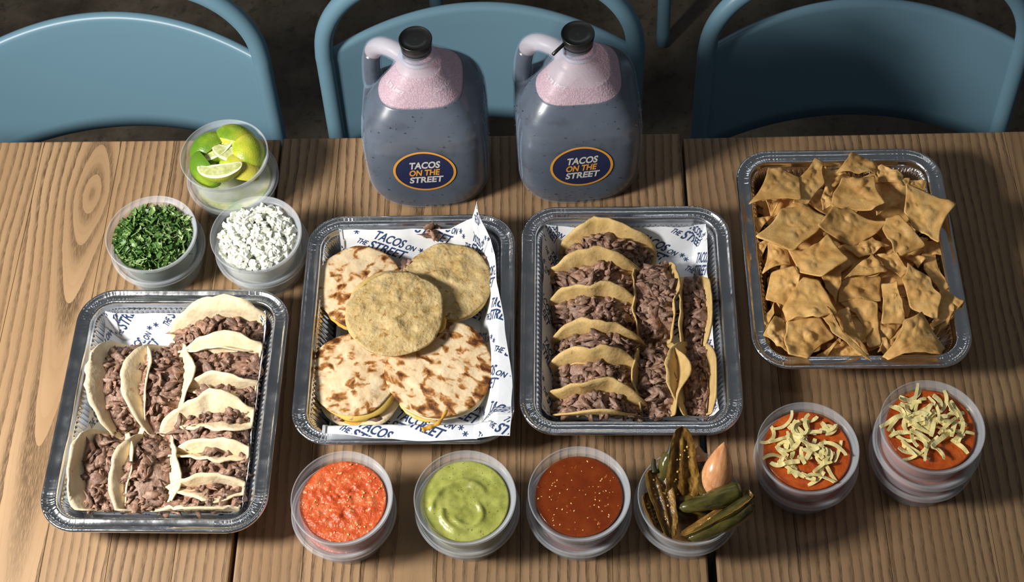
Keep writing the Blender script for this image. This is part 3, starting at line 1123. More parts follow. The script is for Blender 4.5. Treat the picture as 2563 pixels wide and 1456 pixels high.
# tray of flour tacos: four with the fold running away from the viewer at left, six across at right
ft = [
 ('flour taco in the far left spot against the foil wall', -0.4230, -0.395, U + .12, dict(R=.067, aF=66, aN=76, r0=.019, lean=0.02, shift=.009, fill=.68, curl=.5)),
 ('flour taco in the left half, second from the left wall, at the far end', -0.3795, -0.396, U + .06, dict(R=.066, aF=72, aN=70, r0=.018, lean=-.02, shift=.002, fill=.68, curl=.5)),
 ('flour taco in the near left corner against the foil wall', -0.4290, -0.515, U + .10, dict(R=.065, aF=64, aN=76, r0=.019, shift=.010, fill=.68, curl=.5)),
 ('flour taco beside the near left corner taco, its flaps bowed wide', -0.3810, -0.521, U + .02, dict(R=.066, aF=68, aN=64, r0=.019, fill=.70, curl=.5, shift=.002)),
 ('flour taco at the far right with its back flap standing tallest', -0.3140, -0.333, .03, dict(R=.070, aF=74, aN=74, r0=.014, lean=.04, fill=.66, shift=.008)),
 ('flour taco second from the far wall in the right column', -0.3050, -0.380, -.02, dict(R=.068, aF=74, aN=60, r0=.015, lean=.04, shift=.003, fill=.66, curl=.5)),
 ('flour taco third from the far wall in the right column', -0.3010, -0.423, .03, dict(R=.067, aF=82, aN=62, r0=.0145, lean=.04, shift=-.003, fill=.66, curl=.45)),
 ('flour taco fourth from the far wall, its back flap ruffled', -0.3110, -0.468, .05, dict(R=.070, aF=70, aN=62, r0=.016, lean=.04, wav=1.6, shift=.004, fill=.67, curl=.5)),
 ('flour taco second from the near wall in the right column', -0.3010, -0.514, -.12, dict(R=.067, aF=78, aN=62, r0=.0155, lean=.04, shift=-.002, fill=.67, curl=.5)),
 ('flour taco at the near right against the front wall', -0.3060, -0.555, -.02, dict(R=.067, aF=80, aN=64, r0=.0165, lean=.06, shift=-.002, fill=.70)),
]
for i, (lab, x, y, yaw, kw) in enumerate(ft):
    build_taco('flour', lab, x, y, yaw, seed=200 + i, **kw)
ct = [
 ('corn taco farthest back in the left column', 0.1660, -0.222, -.05, dict(R=.063, aF=78, aN=86, r0=.014, lean=.02, fill=.72, shift=.012)),
 ('corn taco second from the far wall in the left column', 0.1480, -0.263, .02, dict(R=.064, aF=80, aN=84, r0=.0155, lean=.08, fill=.74, shift=.012)),
 ('corn taco third from the far wall in the left column', 0.1480, -0.311, -.02, dict(R=.064, aF=80, aN=84, r0=.0165, lean=.10, fill=.76, shift=.012)),
 ('corn taco fourth from the far wall in the left column', 0.1480, -0.360, -.02, dict(R=.062, aF=82, aN=84, r0=.0160, lean=.10, fill=.76, shift=.010)),
 ('narrow corn taco second from the front in the left column', 0.1450, -0.398, -.03, dict(R=.061, aF=82, aN=86, r0=.0135, lean=.08, fill=.72, shift=.010)),
 ('corn taco at the front of the left column by the near wall', 0.1440, -0.446, -.12, dict(R=.065, aF=78, aN=78, r0=.0175, lean=.08, fill=.76, shift=.012)),
 ('overfull corn taco at far centre with its flaps spread wide', 0.2225, -0.284, U - .02, dict(R=.062, aF=80, aN=78, r0=.0205, fill=.84, npc=95, curl=.1, shift=-.004)),
 ('corn taco at the far right against the foil wall', 0.2755, -0.303, U - .06, dict(R=.058, aF=80, aN=78, r0=.0165, fill=.68, curl=.25, shift=.003)),
 ('corn taco at near centre behind the jalapeno cup', 0.2185, -0.401, U - .03, dict(R=.060, aF=80, aN=68, r0=.0175, lean=-.04, fill=.70, curl=.3, shift=-.006)),
 ('corn taco at the near right against the foil wall', 0.2755, -0.400, U - .05, dict(R=.060, aF=68, aN=76, r0=.0165, lean=-.02, fill=.62, curl=.3, shift=.006)),
]
for i, (lab, x, y, yaw, kw) in enumerate(ct):
    build_taco('corn', lab, x, y, yaw, seed=300 + i, tray='corn', **kw)

# ================================================================== QUESADILLAS
MAT['cheese_crust'] = make_tortilla('browned_cheese', (0.62, 0.30, 0.035), (0.74, 0.43, 0.08), (0.50, 0.20, 0.02), (0.26, 0.09, 0.012), 0.62, 160)
MAT['melted_cheese'] = simple('melted_yellow_cheese', (0.72, 0.50, 0.12), 0.3, (180, 0.3, 0.001))

def disc(R, amp, seed, dome=0.004, lobes=0.055, nr=22, ns=88, bub=26, bubh=0.0016):
    rr = random.Random(seed)
    so = rr.uniform(0, 90)
    B = [(rr.uniform(-1, 1) * R * .85, rr.uniform(-1, 1) * R * .85, rr.uniform(.003, .008), rr.uniform(.4, 1)) for _ in range(bub)]
    V, F = [], []
    def pt(rho, ang):
        r = R * rho * (1 + lobes * nz(math.cos(ang) * 1.7 + so, math.sin(ang) * 1.7) + 0.012 * nz(math.cos(ang) * 7, math.sin(ang) * 7 + so))
        x, y = r * math.cos(ang), r * math.sin(ang)
        z = dome * (1 - rho ** 2.5) + amp * nz(x * 24 + so, y * 24) + 0.35 * amp * nz(x * 70, y * 70 + so)
        for bx, by, br, bh in B:
            d2 = ((x - bx) ** 2 + (y - by) ** 2) / (br * br)
            if d2 < 6:
                z += bubh * bh * math.exp(-d2)
        return (x, y, z)
    V.append(pt(0, 0))
    for i in range(1, nr + 1):
        for k in range(ns):
            V.append(pt(i / nr, 2 * PI * k / ns))
    for k in range(ns):
        F.append((0, 1 + k, 1 + (k + 1) % ns))
    for i in range(nr - 1):
        a = 1 + i * ns
        for k in range(ns):
            k2 = (k + 1) % ns
            F.append((a + k, a + ns + k, a + ns + k2, a + k2))
    return V, F

def blob_strip(R, a0, a1, w, seed, out=0.004, z=0.0):
    """lumpy ribbon of crisp cheese hugging a disc's edge between two angles"""
    rr = random.Random(seed); so = rr.uniform(0, 50)
    n = 22; m = 8
    V, F = [], []
    for i in range(n + 1):
        t = i / n
        a = a0 + (a1 - a0) * t
        e = math.sin(PI * min(1, max(0, t))) ** 0.4
        for j in range(m):
            b = 2 * PI * j / m
            r = R - 0.003 + (out + w * 0.5 * math.cos(b)) * e * (1 + .35 * nz(t * 9 + so, 1))
            V.append((r * math.cos(a), r * math.sin(a), z + 0.0022 * math.sin(b) * e + 0.0014 * nz(t * 12 + so, j)))
    for i in range(n):
        for j in range(m):
            j2 = (j + 1) % m
            F.append((i * m + j, i * m + j2, (i + 1) * m + j2, (i + 1) * m + j))
    F.append(tuple(range(m - 1, -1, -1))); F.append(tuple(n * m + j for j in range(m)))
    return mesh('crisp_cheese', V, F)

def build_quesadilla(label, kind, loc, rot, R, sc, seed, crisps, beef_spots, under=(0, 0), thick=0.011, melt=()):
    t = thing('quesadilla', label, 'quesadilla', loc, rot, 'griddled quesadillas on printed paper')
    t.scale = (sc[0], sc[1], 1)
    mat = MAT['flour_griddled'] if kind == 'flour' else MAT['corn_griddled']
    v, f = disc(R, 0.0022, seed, bub=30 if kind == 'flour' else 60, bubh=0.0014 if kind == 'flour' else 0.0024)
    o = solid(obj('tortilla', mesh('top_tortilla', v, f), mat, t, (0, 0, thick)), 0.002)
    o['label'] = 'top tortilla with toasted marks'
    v, f = disc(R * 0.985, 0.0012, seed + 50, dome=0.001, nr=8, ns=64, bub=0)
    o = solid(obj('tortilla', mesh('bottom_tortilla', v, f), MAT['flour'] if kind == 'flour' else MAT['corn'], t, (under[0], under[1], 0.0016)), 0.002)
    v, f = disc(R * 0.955, 0.0010, seed + 90, dome=0.0015, nr=6, ns=56, bub=0)
    o = solid(obj('cheese', mesh('melted_cheese', v, f), MAT['melted_cheese'], t, (under[0] * .5, under[1] * .5, thick * .5)), thick * 0.72)
    for k, (a0, a1, w, out, z) in enumerate(crisps):
        obj('crisp_cheese', blob_strip(R, math.radians(a0), math.radians(a1), w, seed + k, out, z), MAT['cheese_crust'], t)
    for k, (a0, a1, w, out, z) in enumerate(melt):
        obj('cheese_drip', blob_strip(R, math.radians(a0), math.radians(a1), w, seed + 20 + k, out, z), MAT['melted_cheese'], t)
    rr = random.Random(seed)
    scatter_beef(t, rr, [(Vector((a, b, c)), Vector((0, 0, 1))) for a, b, c in beef_spots], 1.25)

TQ = (-0.0824, -0.3323)
build_quesadilla('flour quesadilla at far left, heavily browned around its edge', 'flour', (-0.1440, -0.2685, 0.030), (0.05, 0.04, 0.5), 0.0575, (0.96, 1.08), 41,
                 [(120, 175, .007, .001, .008), (190, 250, .008, .001, .007), (-10, 25, .006, .001, .009)], [(.028, -.030, .016), (.014, -.040, .016), (.017, -.036, .016)])
build_quesadilla('bumpy corn quesadilla at far right with beef poking out behind', 'corn', (-0.0365, -0.2640, 0.033), (0.06, 0.02, 2.1), 0.0572, (1.0, 1.0), 42,
                 [(140, 175, .006, .001, .008)], [(.047, .032, .007), (.051, .027, .009), (.042, .040, .006), (.043, .036, .012), (-.045, .036, .006), (.012, -.058, .006)])
build_quesadilla('flour quesadilla at near left, yellow cheese crust along its front', 'flour', (-0.1470, -0.3905, 0.026), (0.10, 0.02, 0.15), 0.0545, (0.97, 1.0), 43,
                 [(245, 292, .013, .004, .002), (150, 190, .006, .001, .007)], [(-.022, -.050, .003), (-.026, -.047, .004), (.012, -.053, .003)], under=(0.006, -0.014), thick=0.014, melt=((290, 330, .010, .005, -.006),))
build_quesadilla('largest flour quesadilla at near right with dark round char marks', 'flour', (-0.0405, -0.3875, 0.032), (0.07, -0.02, -0.6), 0.0655, (1.0, 0.98), 44,
                 [(218, 236, .007, .003, -.004)], [], thick=0.013, melt=((195, 230, .008, .003, .0), (250, 300, .006, .002, -.002)))
build_quesadilla('bumpy corn quesadilla lying on top at the centre of the tray', 'corn', (-0.0955, -0.3235, 0.0555), (0.03, 0.03, 0.9), 0.0605, (1.0, 0.97), 45,
                 [(95, 130, .008, .002, .003), (285, 310, .008, .002, .004)], [], under=(0.004, 0.010), thick=0.012)
# strand of crisp cheese and stray beef on the paper
v, f = tube(catmull([(-0.030, -0.452, .0585), (-0.038, -0.468, .0605), (-0.047, -0.474, .0595), (-0.058, -0.479, .0600)], 6), lambda q: .0016 + .0026 * q + .0006 * math.sin(q * 20), 10)
tag(obj('cheese_strand', mesh('cheese_strand', v, f), MAT['cheese_crust']), 'stray strand of browned cheese on paper in front of the largest quesadilla', 'cheese')
t = thing('beef_crumb', 'clump of chopped beef on the paper behind the far right quesadilla', 'beef', (-0.055, -0.196, 0.052))
scatter_beef(t, random.Random(5), [(Vector((random.Random(k).uniform(-.007, .007), random.Random(k + 50).uniform(-.006, .006), random.Random(k + 90).uniform(.0, .009))), Vector((0, 0, 1))) for k in range(12)])

# ================================================================== TORTILLA CHIPS
CHIPS = [
 ('large bubbled chip with a curved top edge in the far left corner', [(345,-172,77),(375,-115,68),(392,-114,66),(413,-128,65),(411,-166,69)]),
 ('tall upright chip with a sharp peak beside the far left corner chip', [(402,-166,65),(414,-127,61),(439,-89,57),(448,-101,57),(446,-134,60),(419,-169,64)]),
 ('folded chip peaking against the far wall of the tray', [(463,-118,66),(485,-89,63),(516,-99,57),(513,-119,57),(491,-121,61)]),
 ('small bubbly chip just right of the folded far wall chip', [(513,-110,55),(523,-106,58),(547,-121,59),(546,-136,56),(517,-127,52)]),
 ('broad rounded chip full of blisters near the far wall centre', [(455,-154,66),(468,-131,66),(509,-128,71),(513,-177,74),(497,-184,72),(451,-172,66)]),
 ('dark blistered square chip jutting over the right rim', [(546,-147,73),(604,-177,74),(572,-237,75),(546,-210,74),(539,-187,73)]),
 ('big pale lens-shaped chip with rounded top at left', [(350,-223,80),(386,-179,71),(416,-169,65),(445,-188,63),(427,-211,68),(393,-245,76)]),
 ('darker oval chip dotted with bubbles at the heap centre', [(429,-207,70),(449,-182,74),(474,-178,71),(516,-197,61),(501,-212,59),(471,-227,59)]),
 ('curled chip with a folded lip left of the overhanging chip', [(508,-213,70),(515,-197,74),(529,-195,77),(558,-236,72),(528,-247,66),(520,-245,65)]),
 ('wide chip with an upturned left rim at heap middle', [(389,-237,67),(410,-239,70),(438,-220,73),(459,-259,78),(424,-284,75),(399,-271,71)]),
 ('plain chip against the left wall under the big lens chip', [(356,-264,54),(366,-225,58),(371,-220,59),(391,-234,55),(392,-253,53)]),
 ('smooth pale rounded chip below the left wall chip', [(357,-305,56),(367,-269,65),(392,-266,69),(399,-278,66),(397,-298,62),(382,-313,57)]),
 ('large chip with domed blisters and dark base at lower left', [(376,-321,65),(403,-281,65),(422,-286,68),(438,-334,76),(414,-342,73),(379,-340,67)]),
 ('narrow upright chip tucked right of the domed blister chip', [(427,-273,58),(452,-259,62),(450,-285,58),(442,-310,53),(432,-288,56)]),
 ('square plain chip half hidden at the centre of the heap', [(446,-308,57),(449,-278,55),(464,-274,55),(502,-271,55),(495,-310,57)]),
 ('small wavy three-cornered chip above the square centre chip', [(453,-285,69),(473,-262,67),(492,-243,64),(506,-274,68),(481,-279,68)]),
 ('scooped chip curling upward right of the wavy chip', [(498,-243,61),(522,-245,65),(536,-268,62),(524,-276,58),(507,-262,58)]),
 ('large smooth quarter-round chip near the right wall', [(524,-284,62),(535,-257,62),(559,-278,62),(567,-309,63),(558,-338,63),(529,-320,62)]),
 ('chip with a ragged bitten edge left of the smooth quarter chip', [(500,-286,62),(517,-287,65),(520,-313,63),(522,-340,60),(493,-340,55)]),
 ('long smooth chip standing below the square centre chip', [(448,-309,55),(469,-306,59),(491,-314,61),(490,-365,49),(474,-369,46),(464,-323,54)]),
 ('thin chip seen edge-on slanting toward the near rim', [(416,-332,73),(426,-321,74),(437,-363,72),(471,-395,71),(465,-393,71),(429,-362,72)]),
 ('shaded chip behind the slanting edge-on chip', [(438,-325,58),(456,-321,59),(473,-380,57),(465,-380,57),(442,-354,57)]),
 ('broad flat chip at the near left with a ragged lower edge', [(378,-341,66),(418,-335,60),(435,-357,58),(398,-393,64),(376,-387,67),(374,-364,67)]),
 ('small chip leaning on the near left wall', [(349,-327,50),(369,-302,49),(366,-322,51),(351,-351,53)]),
 ('twisted narrow chip beside the broad near left chip', [(349,-357,60),(365,-330,61),(377,-333,58),(377,-376,52),(364,-369,56)]),
 ('big triangular chip with one large bubble at near right', [(488,-389,73),(515,-349,74),(538,-335,73),(561,-378,67),(553,-391,66),(494,-395,72)]),
 ('upright chip behind the near right triangular chip', [(551,-342,56),(569,-295,56),(584,-293,56),(581,-333,56),(556,-344,56)]),
 ('chip poking its corner over the right rim near the front', [(585,-303,53),(597,-312,56),(573,-342,53),(557,-356,50),(563,-343,51),(580,-332,53)]),
 ('dark chip lying along the right wall', [(557,-238,50),(575,-233,49),(585,-286,52),(573,-296,53),(557,-261,51)]),
 ("small chip under the broad near left chip's right corner", [(412,-379,48),(441,-357,50),(442,-364,50),(423,-384,49)]),
 ('little corner of chip left of the near right triangular chip', [(483,-380,49),(491,-360,53),(496,-360,53),(499,-380,49)]),
 ('rolled chip with a curled lip below the dotted oval chip', [(459,-227,58),(495,-214,57),(519,-225,54),(497,-237,54),(478,-243,55)]),
 ('shaded chip corner below the big pale lens-shaped chip', [(402,-206,42),(440,-187,47),(439,-211,49),(418,-224,46)]),
 ('chip sliver at the left wall beside the big pale lens chip', [(350,-180,49),(389,-167,41),(358,-199,48)]),
 ('chip edge at the left wall just outside the plain left wall chip', [(353,-218,48),(375,-210,51),(354,-249,44)]),
 ('sliver of chip between the upright peak chip and the blistered chip', [(439,-158,57),(449,-132,56),(457,-141,55),(453,-167,55),(440,-173,57)]),
 ('chip edge peeking out left behind the broad blistered chip', [(440,-126,52),(474,-112,48),(487,-115,46),(455,-140,50)]),
 ('small chip edge right of the broad blistered chip', [(506,-176,59),(517,-153,60),(545,-158,54),(507,-183,57)]),
 ('chip tip under the far right corner of the tray', [(544,-121,49),(577,-128,52),(574,-139,49),(552,-134,47)]),
 ('dark shaded chip left of the overhanging square chip', [(512,-125,49),(556,-125,53),(553,-154,45)]),
 ('shaded chip under the folded chip at the far wall', [(445,-106,51),(475,-99,44),(480,-113,44),(446,-124,51)]),
 ('dark chip just below the overhanging square chip', [(539,-223,44),(584,-216,54),(583,-239,49),(547,-234,43)]),
 ('shaded chip under the ragged bitten chip', [(489,-335,49),(523,-332,49),(503,-356,43),(491,-356,43)]),
 ('deeply shaded chip at the centre of the near wall', [(428,-362,46),(467,-348,51),(471,-379,45),(429,-383,42)]),
 ('tiny chip corner between the bitten chip and the quarter-round chip', [(521,-305,49),(536,-307,48),(528,-327,50),(521,-327,50)]),
 ('small chip corner under the chip with the upturned rim', [(402,-253,45),(420,-260,45),(412,-272,46),(400,-276,47)]),
 ('chip point hanging below the far left corner chip', [(366,-151,50),(391,-151,49),(376,-175,43)]),
 ('small chip edge above the smooth quarter-round chip', [(526,-233,49),(562,-246,48),(549,-258,51)]),
]

def chip_mesh(poly, seed, bumps=True):
    rr = random.Random(seed)
    P = [Vector(p) for p in poly]
    c = sum(P, Vector()) / len(P)
    # rounded outline: resample edges, slight bulge, softened corners
    out = []
    n = len(P)
    per = max(8, 64 // n)
    for i in range(n):
        a, b = P[i], P[(i + 1) % n]
        nx = (b - a)
        side = Vector((nx.y, -nx.x, 0))
        bul = rr.uniform(-0.01, 0.11)
        for k in range(per):
            t = k / per
            p = a.lerp(b, t) + side * bul * 4 * t * (1 - t)
            out.append(p)
    m = len(out)
    sm = [(out[i - 1] + out[i] * 2 + out[(i + 1) % m]) / 4 for i in range(m)]
    sm = [c + (p - c) * 1.06 for p in sm]
    size = max((p - c).length for p in P)
    ax = rr.uniform(0, PI)
    ca, sa = math.cos(ax), math.sin(ax)
    bend = rr.choice([-1, -1, 1]) * rr.uniform(0.10, 0.32)
    twist = rr.uniform(-0.25, 0.25)
    so = rr.uniform(0, 99)
    B = [(rr.uniform(-1, 1) * size * .75, rr.uniform(-1, 1) * size * .75, rr.choice([.0016, .0022, .003, .0045, .006]), rr.uniform(.5, 1)) for _ in range(30)] if bumps else []
    nr = 14
    V, F = [], []
    def pt(p):
        d = p - c
        u, w = d.x * ca + d.y * sa, -d.x * sa + d.y * ca
        z = p.z + bend * (u * u - size * size * 0.35) / size + twist * u * w / size
        z += 0.0016 * nz(d.x * 60 + so, d.y * 60) + 0.0008 * nz(d.x * 170, d.y * 170 + so)
        for bx, by, br, bh in B:
            q = ((d.x - bx) ** 2 + (d.y - by) ** 2) / (br * br)
            if q < 6:
                z += min(0.0024, 0.55 * br) * bh * math.exp(-q * q * .6)
        return Vector((p.x, p.y, z))
    V.append(pt(c))
    for i in range(1, nr + 1):
        for k in range(m):
            V.append(pt(c.lerp(sm[k], i / nr)))
    for k in range(m):
        F.append((0, 1 + k, 1 + (k + 1) % m))
    for i in range(nr - 1):
        a = 1 + i * m
        for k in range(m):
            k2 = (k + 1) % m
            F.append((a + k, a + m + k, a + m + k2, a + k2))
    return [v - c for v in V], F, c
for i, (lab, poly) in enumerate(CHIPS):
    v, f, c = chip_mesh([(a / 1000, b / 1000, z / 1000) for a, b, z in poly], 500 + i)
    o = solid(obj('tortilla_chip', mesh('tortilla_chip', v, f), MAT['chip'], None, c), 0.0014)
    if lab is None:
        tag(o, 'tortilla chip mostly buried beneath the top layer of the heap', 'chip', 'buried chips in the heap')
    else:
        tag(o, lab, 'chip', 'top layer chips in the heap')
rr = random.Random(77)
for i in range(64):
    cx = TRAYS['chips'][0] + rr.uniform(-.078, .078); cy = TRAYS['chips'][1] + rr.uniform(-.108, .108)
    lev = i % 3 if i < 46 else 2.7
    cz = 0.012 + 0.012 * lev
    k = 3 + (i % 2); a0 = rr.uniform(0, 6)
    s = rr.uniform(.026, .036)
    gx, gy = rr.uniform(-.3, .3), rr.uniform(-.3, .3)
    poly = [(cx + s * math.cos(a0 + 2 * PI * q / k), cy + s * math.sin(a0 + 2 * PI * q / k), cz + gx * s * math.cos(a0 + 2 * PI * q / k) + gy * s * math.sin(a0 + 2 * PI * q / k)) for q in range(k)]
    v, f, c = chip_mesh(poly, 900 + i, False)
    c.z = max(c.z, 0.002 - min(p.z for p in v) + .0015)
    o = solid(obj('tortilla_chip', mesh('tortilla_chip', v, f), MAT['chip'], None, c), 0.0014)
    tag(o, 'tortilla chip mostly buried beneath the top layer of the heap', 'chip', 'buried chips in the heap')

# ================================================================== DELI CUPS
CH = 0.0460
def cup_mesh():
    prof = [(0.0, .0016), (.0460, .0016), (.0475, .0004), (.0482, .0030), (.0515, .0340), (.0522, .0385), (.0555, .0392), (.0566, .0400), (.0570, .0440), (.0573, .0455), (.0569, .0460), (.0560, .0460), (.0553, .0452),
            (.0548, .0405), (.0512, .0396), (.0505, .0340), (.0472, .0040), (.0462, .0028), (0.0, .0026)]
    prof = [(max(r, .0002), z) for r, z in prof]
    return lathe(prof, 96)
def lid_mesh():
    prof = [(.0574, .0385), (.0592, .0384), (.0602, .0400), (.0605, .0445), (.0600, .0472), (.0588, .0478), (.0572, .0474), (.0562, .0462), (.0556, .0446), (.0530, .0440), (.0300, .0439), (.0002, .0439)]
    return lathe(prof, 96)
MAT['cup_rim'] = make_clear('frosted_cup_rim', (0.78, 0.83, 0.89), 0.17, 0.25)
v, f = cup_mesh()
CUP = mesh('cup', v, f, True, [MAT['cup'], MAT['cup_rim']], [1 if min(v[i][2] for i in q) > 0.0375 else 0 for q in f])
v, f = lid_mesh(); LID = mesh('lid', v, f); LID.materials.append(MAT['lid'])

def food_body(level, disp=None, seg=80, nr=26):
    """food filling a cup up to 'level', its top shaped by disp(x, y)"""
    def rad(z):
        return (0.0472 + (z - .004) * 0.107) - 0.0016 if z < .034 else .0505 - .0016
    V, F = [], []
    rows = [(.0305, .0032), (.0450, .0032), (rad(.012), .012), (rad(.022), .022), (rad(level) - .0002, level - .0015)]
    for r, z in rows:
        for k in range(seg):
            a = 2 * PI * k / seg
            V.append((r * math.cos(a), r * math.sin(a), z))
    for i in range(nr):
        r = rad(level) * (1 - i / nr)
        for k in range(seg):
            a = 2 * PI * k / seg
            x, y = r * math.cos(a), r * math.sin(a)
            e = sstep(0, 0.25, i / nr)
            V.append((x, y, level + (disp(x, y) if disp else 0) * (0.25 + .75 * e)))
    n = len(rows) + nr
    for i in range(n - 1):
        for k in range(seg):
            k2 = (k + 1) % seg
            F.append((i * seg + k, i * seg + k2, (i + 1) * seg + k2, (i + 1) * seg + k))
    F.append(tuple(range(seg - 1, -1, -1)))
    F.append(tuple((n - 1) * seg + k for k in range(seg)))
    return V, F

def food_mat(name, stops, scale, rough, bump, spots=None, coat=0.0, sss=0.0):
    M = MB(name).set(rough=rough, spec=0.5, coat=coat, coat_rough=0.15)
    v = M.coord()
    c = M.ramp(M.noise(v, scale, 5, 0.65), stops)
    for (sc, thr, col, amt) in (spots or []):
        s = M.ramp(M.noise(v, sc, 1, 0.4), [(thr, (0, 0, 0)), (thr + .03, (1, 1, 1))])
        c = M.mix(M.math('MULTIPLY', s, amt), c, col)
    M.color(c)
    M.bump(M.noise(v, bump[0], 4, 0.6), bump[1], bump[2])
    if sss:
        M.set(sss=sss, sss_scale=0.004)
    return M.m
MAT['tomato'] = food_mat('crushed_tomato', [(0.30, (0.45, 0.050, 0.010)), (0.5, (0.58, 0.090, 0.022)), (0.72, (0.70, 0.200, 0.075))], 75, 0.24, (170, 0.9, 0.0022), [(220, .66, (0.85, .50, .25), .6)])
MAT['guac'] = food_mat('avocado_salsa', [(0.30, (0.22, 0.235, 0.040)), (0.55, (0.37, 0.385, 0.085)), (0.75, (0.46, 0.46, 0.130))], 38, 0.33, (150, 0.35, 0.0012), [(420, .70, (0.06, .09, .015), .8)])
MAT['redsalsa'] = food_mat('dark_red_chile_salsa', [(0.30, (0.150, 0.022, 0.004)), (0.6, (0.200, 0.034, 0.006)), (0.8, (0.26, 0.055, 0.010))], 45, 0.16, (260, 0.12, 0.0006), [(330, .70, (0.06, .012, .004), .7), (210, .71, (.45, .14, .02), .7)])
MAT['beans'] = food_mat('red_bean_puree', [(0.30, (0.42, 0.062, 0.008)), (0.6, (0.60, 0.115, 0.016)), (0.8, (0.70, 0.20, 0.045))], 60, 0.22, (140, 0.5, 0.0016))
MAT['seed'] = simple('pale_seed', (0.78, 0.50, 0.16), 0.35)
MAT['onion'] = MB('diced_onion').set(color=(0.80, 0.82, 0.72), rough=0.3, spec=0.4).m
def make_cilantro():
    M = MB('cilantro_leaf').set(rough=0.42, spec=0.4)
    at = M.n('ShaderNodeAttribute', attribute_type='GEOMETRY', attribute_name='tone')
    c = M.ramp(at.outputs['Fac'], [(0.0, (0.018, 0.060, 0.010)), (0.5, (0.070, 0.165, 0.030)), (0.85, (0.175, 0.290, 0.085)), (1.0, (0.36, 0.44, 0.20))])
    M.color(c)
    return M.m
MAT['cilantro'] = make_cilantro()
MAT['cilantro_body'] = food_mat('packed_cilantro', [(0.35, (0.05, 0.10, 0.03)), (0.6, (0.14, 0.22, 0.09)), (0.75, (0.40, 0.46, 0.36))], 130, 0.5, (200, .6, .001))
MAT['onion_body'] = food_mat('packed_onion', [(0.35, (0.62, 0.60, 0.42)), (0.65, (0.80, 0.80, 0.68))], 130, 0.4, (200, .4, .001))
MAT['lime_body'] = food_mat('packed_lime', [(0.38, (0.74, 0.72, 0.46)), (0.52, (0.62, 0.62, 0.16)), (0.62, (0.24, 0.40, 0.03))], 38, 0.4, (200, .3, .001))
MAT['pepper_body'] = food_mat('pickling_liquid', [(0.35, (0.10, 0.05, 0.012)), (0.65, (0.34, 0.15, 0.035))], 50, 0.25, (100, .4, .001))

def open_cup(label, x, y, z, tilt=(0, 0)):
    o = obj('deli_cup', CUP, None, None, (x, y, z))
    o.rotation_euler = (tilt[0], tilt[1], 0)
    return tag(o, label, 'cup', 'open translucent deli cups')
def closed_cup(label, x, y, z, food, level=.037):
    t = thing('lidded_cup', label, 'cup', (x, y, z), (0, 0, 0), 'lidded translucent deli cups')
    obj('cup', CUP, None, t)
    obj('lid', LID, None, t)
    v, f = food_body(level, lambda a, b: 0.0008 * nz(a * 120, b * 120))
    c = obj('contents', mesh('contents', v, f), food, t)
    return t
LZ = 0.0441           # height of a lid's recess: the next cup stands here
ST = [  # name, lower xy, upper xy, food below, label bits
 ('salsa', (-0.1460, -0.5720), (-0.1425, -0.5755), 'tomato', 'chunky tomato salsa'),
 ('guac', (-0.0045, -0.5700), (-0.0045, -0.5765), 'guac', 'green avocado salsa'),
 ('red', (0.1230, -0.5710), (0.1230, -0.5730), 'redsalsa', 'dark red chile salsa'),
 ('jal', (0.2455, -0.5700), (0.2450, -0.5790), 'pepper_body', 'roasted jalapenos'),
 ('bean1', (0.3860, -0.5160), (0.3820, -0.5200), 'beans', 'red beans beside the jalapenos'),
 ('cil', (-0.4080, -0.2040), (-0.4050, -0.2140), 'cilantro_body', 'chopped cilantro'),
 ('onion', (-0.2735, -0.2080), (-0.2730, -0.2170), 'onion_body', 'diced white onion'),
 ('lime', (-0.3230, -0.0950), (-0.3260, -0.0925), 'lime_body', 'lime wedges'),
]
POS = {}
for key, lo, up, food, bit in ST:
    closed_cup('closed lidded cup under the open cup of ' + bit, lo[0], lo[1], 0.0003, MAT[food])
    open_cup('open cup filled with ' + bit, up[0], up[1], LZ)
    POS[key] = Vector((up[0], up[1], LZ))
closed_cup('lowest lidded bean cup of the three-high stack at far right', 0.5200, -0.5080, 0.0003, MAT['beans'])
closed_cup('middle lidded bean cup of the three-high stack at far right', 0.5165, -0.5140, LZ, MAT['beans'])
open_cup('open cup of red beans and cheese topping the three-high stack', 0.5125, -0.5172, 2 * LZ)
POS['bean2'] = Vector((0.5125, -0.5172, 2 * LZ))

# ------------------------------------------------------------------ salsas and beans
def sauce(key, name, label, cat, mat, level, disp):
    v, f = food_body(level, disp)
    o = obj(name, mesh(name, v, f), mat, None, POS[key])
    return tag(o, label, cat, None, 'stuff')
def seeds(parent, n, level, disp, size, seed, mat):
    rr = random.Random(seed)
    parts = []
    for k in range(n):
        a, r = rr.uniform(0, 2 * PI), .046 * math.sqrt(rr.random())
        x, y = r * math.cos(a), r * math.sin(a)
        s = size * rr.uniform(.5, 1.2)
        v, f = lathe([(s * .6, -s * .1), (s, .2 * s), (s * .55, .5 * s)], 8, False, True)
        b = rr.uniform(0, PI)
        q = []
        for p in v:
            px, py = p[0] * 1.35, p[1] * .85
            q.append((x + px * math.cos(b) - py * math.sin(b), y + px * math.sin(b) + py * math.cos(b), level + disp(x, y) + p[2]))
        parts.append((q, f))
    v, f = merge(parts)
    o = obj('seeds', mesh('seeds', v, f), mat, parent)
    o['kind'] = 'stuff'
def d_tom(x, y):
    return 0.0022 * nz(x * 110, y * 110) + 0.0016 * nz(x * 240, y * 240, 3) + .001
def d_gua(x, y):
    # spooned swirls
    a = math.atan2(y + .010, x + .002); r = math.hypot(x + .002, y + .010)
    h = 0.0035 * math.exp(-((r - .030 - .006 * a / PI) / .0035) ** 2) * sstep(-.9, .2, math.cos(a - 2.6))
    h += 0.0030 * math.exp(-((r - .020 + .004 * math.sin(a * 2)) / .003) ** 2) * sstep(-.2, .6, math.cos(a + 1.0))
    return h + 0.0018 * nz(x * 55, y * 55) + 0.0010 * nz(x * 150, y * 150, 2)
